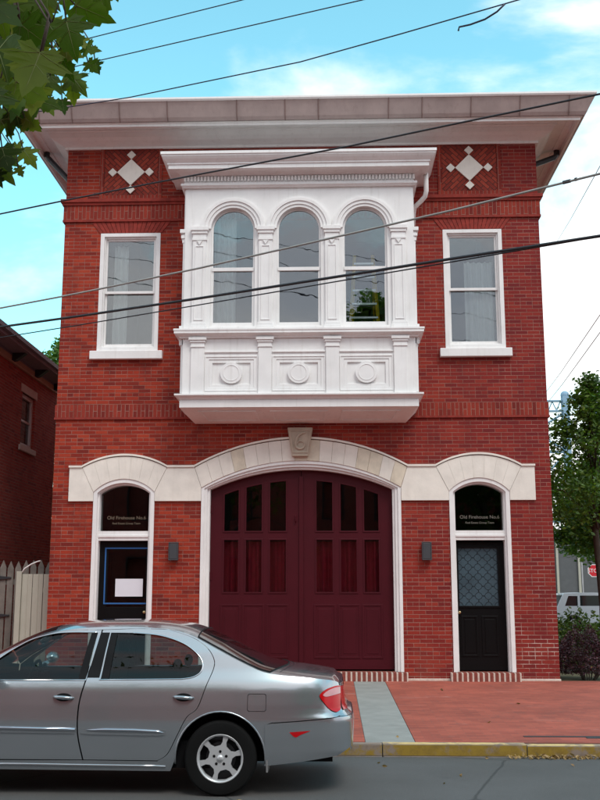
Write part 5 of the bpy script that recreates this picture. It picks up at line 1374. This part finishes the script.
# ================================================================== white cars far right
def boxy_car(label, x0, y0, m, mirror=False, group=None, zb=.06):
    T = thing('parked_car', label, 'car', (x0+2.3, y0+.9, zb), group)
    out_ = smooth_line([(0,.35),(.02,.75),(.12,1.0),(.20,1.15),(.42,1.62),(.60,1.70),(1.6,1.74),(2.55,1.70),(2.72,1.64),(3.35,1.10),(4.2,.98),(4.55,.85),(4.62,.5),(4.6,.35)], 4)
    def fx(p): return (x0+p[0] if not mirror else x0+4.6-p[0], zb+p[1]*.91)
    def al(cx): return [(cx+.37*math.cos(R(180-180*i/12)), .35+.37*math.sin(R(180-180*i/12))) for i in range(13)]
    low = list(reversed(al(.85)+al(3.65)))
    wins = [[(.50,1.12),(1.05,1.12),(1.05,1.58),(.66,1.58)], [(1.15,1.12),(2.0,1.12),(2.0,1.60),(1.15,1.60)], [(2.1,1.12),(3.12,1.12),(2.66,1.57),(2.1,1.60)]]
    pol = [fx(p) for p in out_+low]; 
    if mirror: pol = pol[::-1]
    b_ = obj('body', MB().slab([pol]+[[fx(p) for p in w_] for w_ in wins], y0, y0+.06).slab([pol]+[[fx(p) for p in w_] for w_ in wins], y0+1.74, y0+1.8).slab([[fx(p) for p in ([(.02,.5),(.02,.75),(.12,1.0),(.20,1.08),(3.35,1.08),(4.2,.96),(4.55,.83),(4.6,.5)])][::(-1 if mirror else 1)]], y0+.06, y0+1.74).slab([[fx(p) for p in [(.42,1.62),(.6,1.70),(1.6,1.74),(2.55,1.70),(2.72,1.64)]][::(-1 if mirror else 1)]], y0+.06, y0+1.74), m, T, bevel=.03)
    obj('window_glass', MB().slab([[fx(p) for p in [(.22,1.10),(3.3,1.10),(2.70,1.62),(.44,1.62)]][::(-1 if mirror else 1)]], y0+.03, y0+1.77), M['backglass'], T)
    for cx in (.85, 3.65):
        for yy in (y0+.02, y0+1.58):
            c = fx((cx, .33)); o = obj('wheel', MB().lathe([(.18,0),(.33,0),(.33,.2),(.18,.2)], (c[0], yy, c[1]), 24, 'y'), M['tyre'], T); obj('rim', MB().lathe([(.001,.01),(.19,.03),(.19,.15)], (c[0], yy, c[1]), 16, 'y'), M['wheel'], o)
    for lx, mm_ in ((0, 'redlens'), (4.5, 'clearlens')):
        for yy in (y0+.02, y0+1.58):
            c = fx((lx+.02, .85)); obj('lamp', MB().box(c[0]-.06, c[0]+.06, yy-.01, yy+.2, c[1]-.1, c[1]+.12), M[mm_], T)
M['carwhite'] = mat('white_car_paint', (.62,.66,.72), .25, coat=1, var=.02)
boxy_car('white estate car parked beyond the shrubs at the right edge, partly behind the slim tree', 9.9, 26.0, M['carwhite'], False)
# small things
pt = MB(); pt.slab([rect(0,1,0,1)], 0, 1)
top(obj('utility_cover', MB().box(2.62,3.75,-6.32,-6.25,.12,pave_z(-6.28)+.006).box(3.3,3.75,-6.40,-6.33,.12,pave_z(-6.3)+.005), M['dark'], bevel=.002), 'narrow dark metal strip set in the brick pavement near the kerb at the right', 'cover')
top(obj('paper_scrap', MB().box(5.28,5.46,-.04,.03,.19,.215), M['white'], bevel=.01), 'small white scrap on the ground in front of the purple shrub', 'litter')
rng = random.Random(12); lt_ = MB()
pts = []
for _ in range(230):
    x = rng.choice([rng.gauss(3.0,.35), rng.uniform(2.3,4.6)]); pts.append((x, -6.90-abs(rng.gauss(0,.05)), .008+abs(rng.gauss(0,.012))))
leaves(lt_, pts, .05, rng, .5)
M['straw'] = leaf_mat('dry_leaf_litter', (.30,.18,.07), (.42,.28,.12), (.22,.12,.05), trans=.1)
lo_ = top(obj('leaf_litter', lt_, M['straw'], fix=False), 'dry tan leaf litter gathered in the gutter below the yellow kerb at the right', 'litter'); lo_['kind'] = 'stuff'
sp_ = [(-.30,-9.25,0),(1.0,-7.5,0),(.95,-7.3,0),(1.5,-8.4,0),(2.9,-7.4,0),(3.2,-8.9,0),(2.0,-10.2,0),(-1,-10,0),(1.2,-6.4,.131),(2.4,-5.2,.144),(3.1,-3.3,.165),(.6,-1.2,.19),(2.2,-1.6,.185),(1.7,-8.0,0)]
sl = MB(); leaves(sl, [(a, b_, c+.012) for a, b_, c in sp_], .06, rng, .4)
o = top(obj('fallen_leaves', sl, M['straw'], fix=False), 'few scattered dry leaves lying on the asphalt and pavement', 'leaves'); o['kind'] = 'stuff'
# ================================================================== the other side of the street (seen only in reflections)
for i, (x0, x1, h, mm_) in enumerate(((-24,-12.2,9.5,'nbrick'), (-12,-1.2,11.0,'nbrick'), (-1,9.8,9.0,'nbrick'), (10,24,10.4,'nbrick'))):
    T = thing('row_house', ['wide brick row house across the street at the far left', 'tallest brick row house across the street, behind the plane tree', 'lowest brick row house straight across from the firehouse', 'long brick row house across the street at the right'][i], 'building', ((x0+x1)/2, -27, .1), 'row houses across the street')
    holes = []; x = x0+1
    while x < x1-1.6: holes += [rect(x, x+1.0, 1.4, 3.2), rect(x, x+1.0, 4.8, 6.6)]; x += 2.3
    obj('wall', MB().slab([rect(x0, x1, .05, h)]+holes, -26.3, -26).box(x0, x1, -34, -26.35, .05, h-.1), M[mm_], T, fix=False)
    for hl in holes: obj('window', MB().slab([hl, [(hl[0][0]+.08,hl[0][1]+.08),(hl[1][0]-.08,hl[0][1]+.08),(hl[1][0]-.08,hl[2][1]-.08),(hl[0][0]+.08,hl[2][1]-.08)]], -26.1, -26.02), M['dark'], T)
    obj('roof', MB().box(x0-.1, x1+.1, -34, -25.7, h, h+.35), M['cornice'], T)
tree('pavement_tree', 'leafy tree on the far pavement across the street', (6.5, -21.5, .1), 9.5, 3.0, M['leaf_tree'], .3, 90, 60, 77, .18, crown_z=.3, group='trees across the street')
tree('pavement_tree', 'second leafy tree on the far pavement further right', (13.5, -22, .1), 12.5, 3.6, M['leaf_tree'], .3, 100, 60, 78, .2, crown_z=.3, group='trees across the street')
tree('tall_tree', 'tallest tree, standing behind the row houses across the street', (3.0, -40, .1), 18.3, 3.6, M['leaf_tree'], .5, 110, 70, 79, .3, crown_z=.35, group='trees across the street')
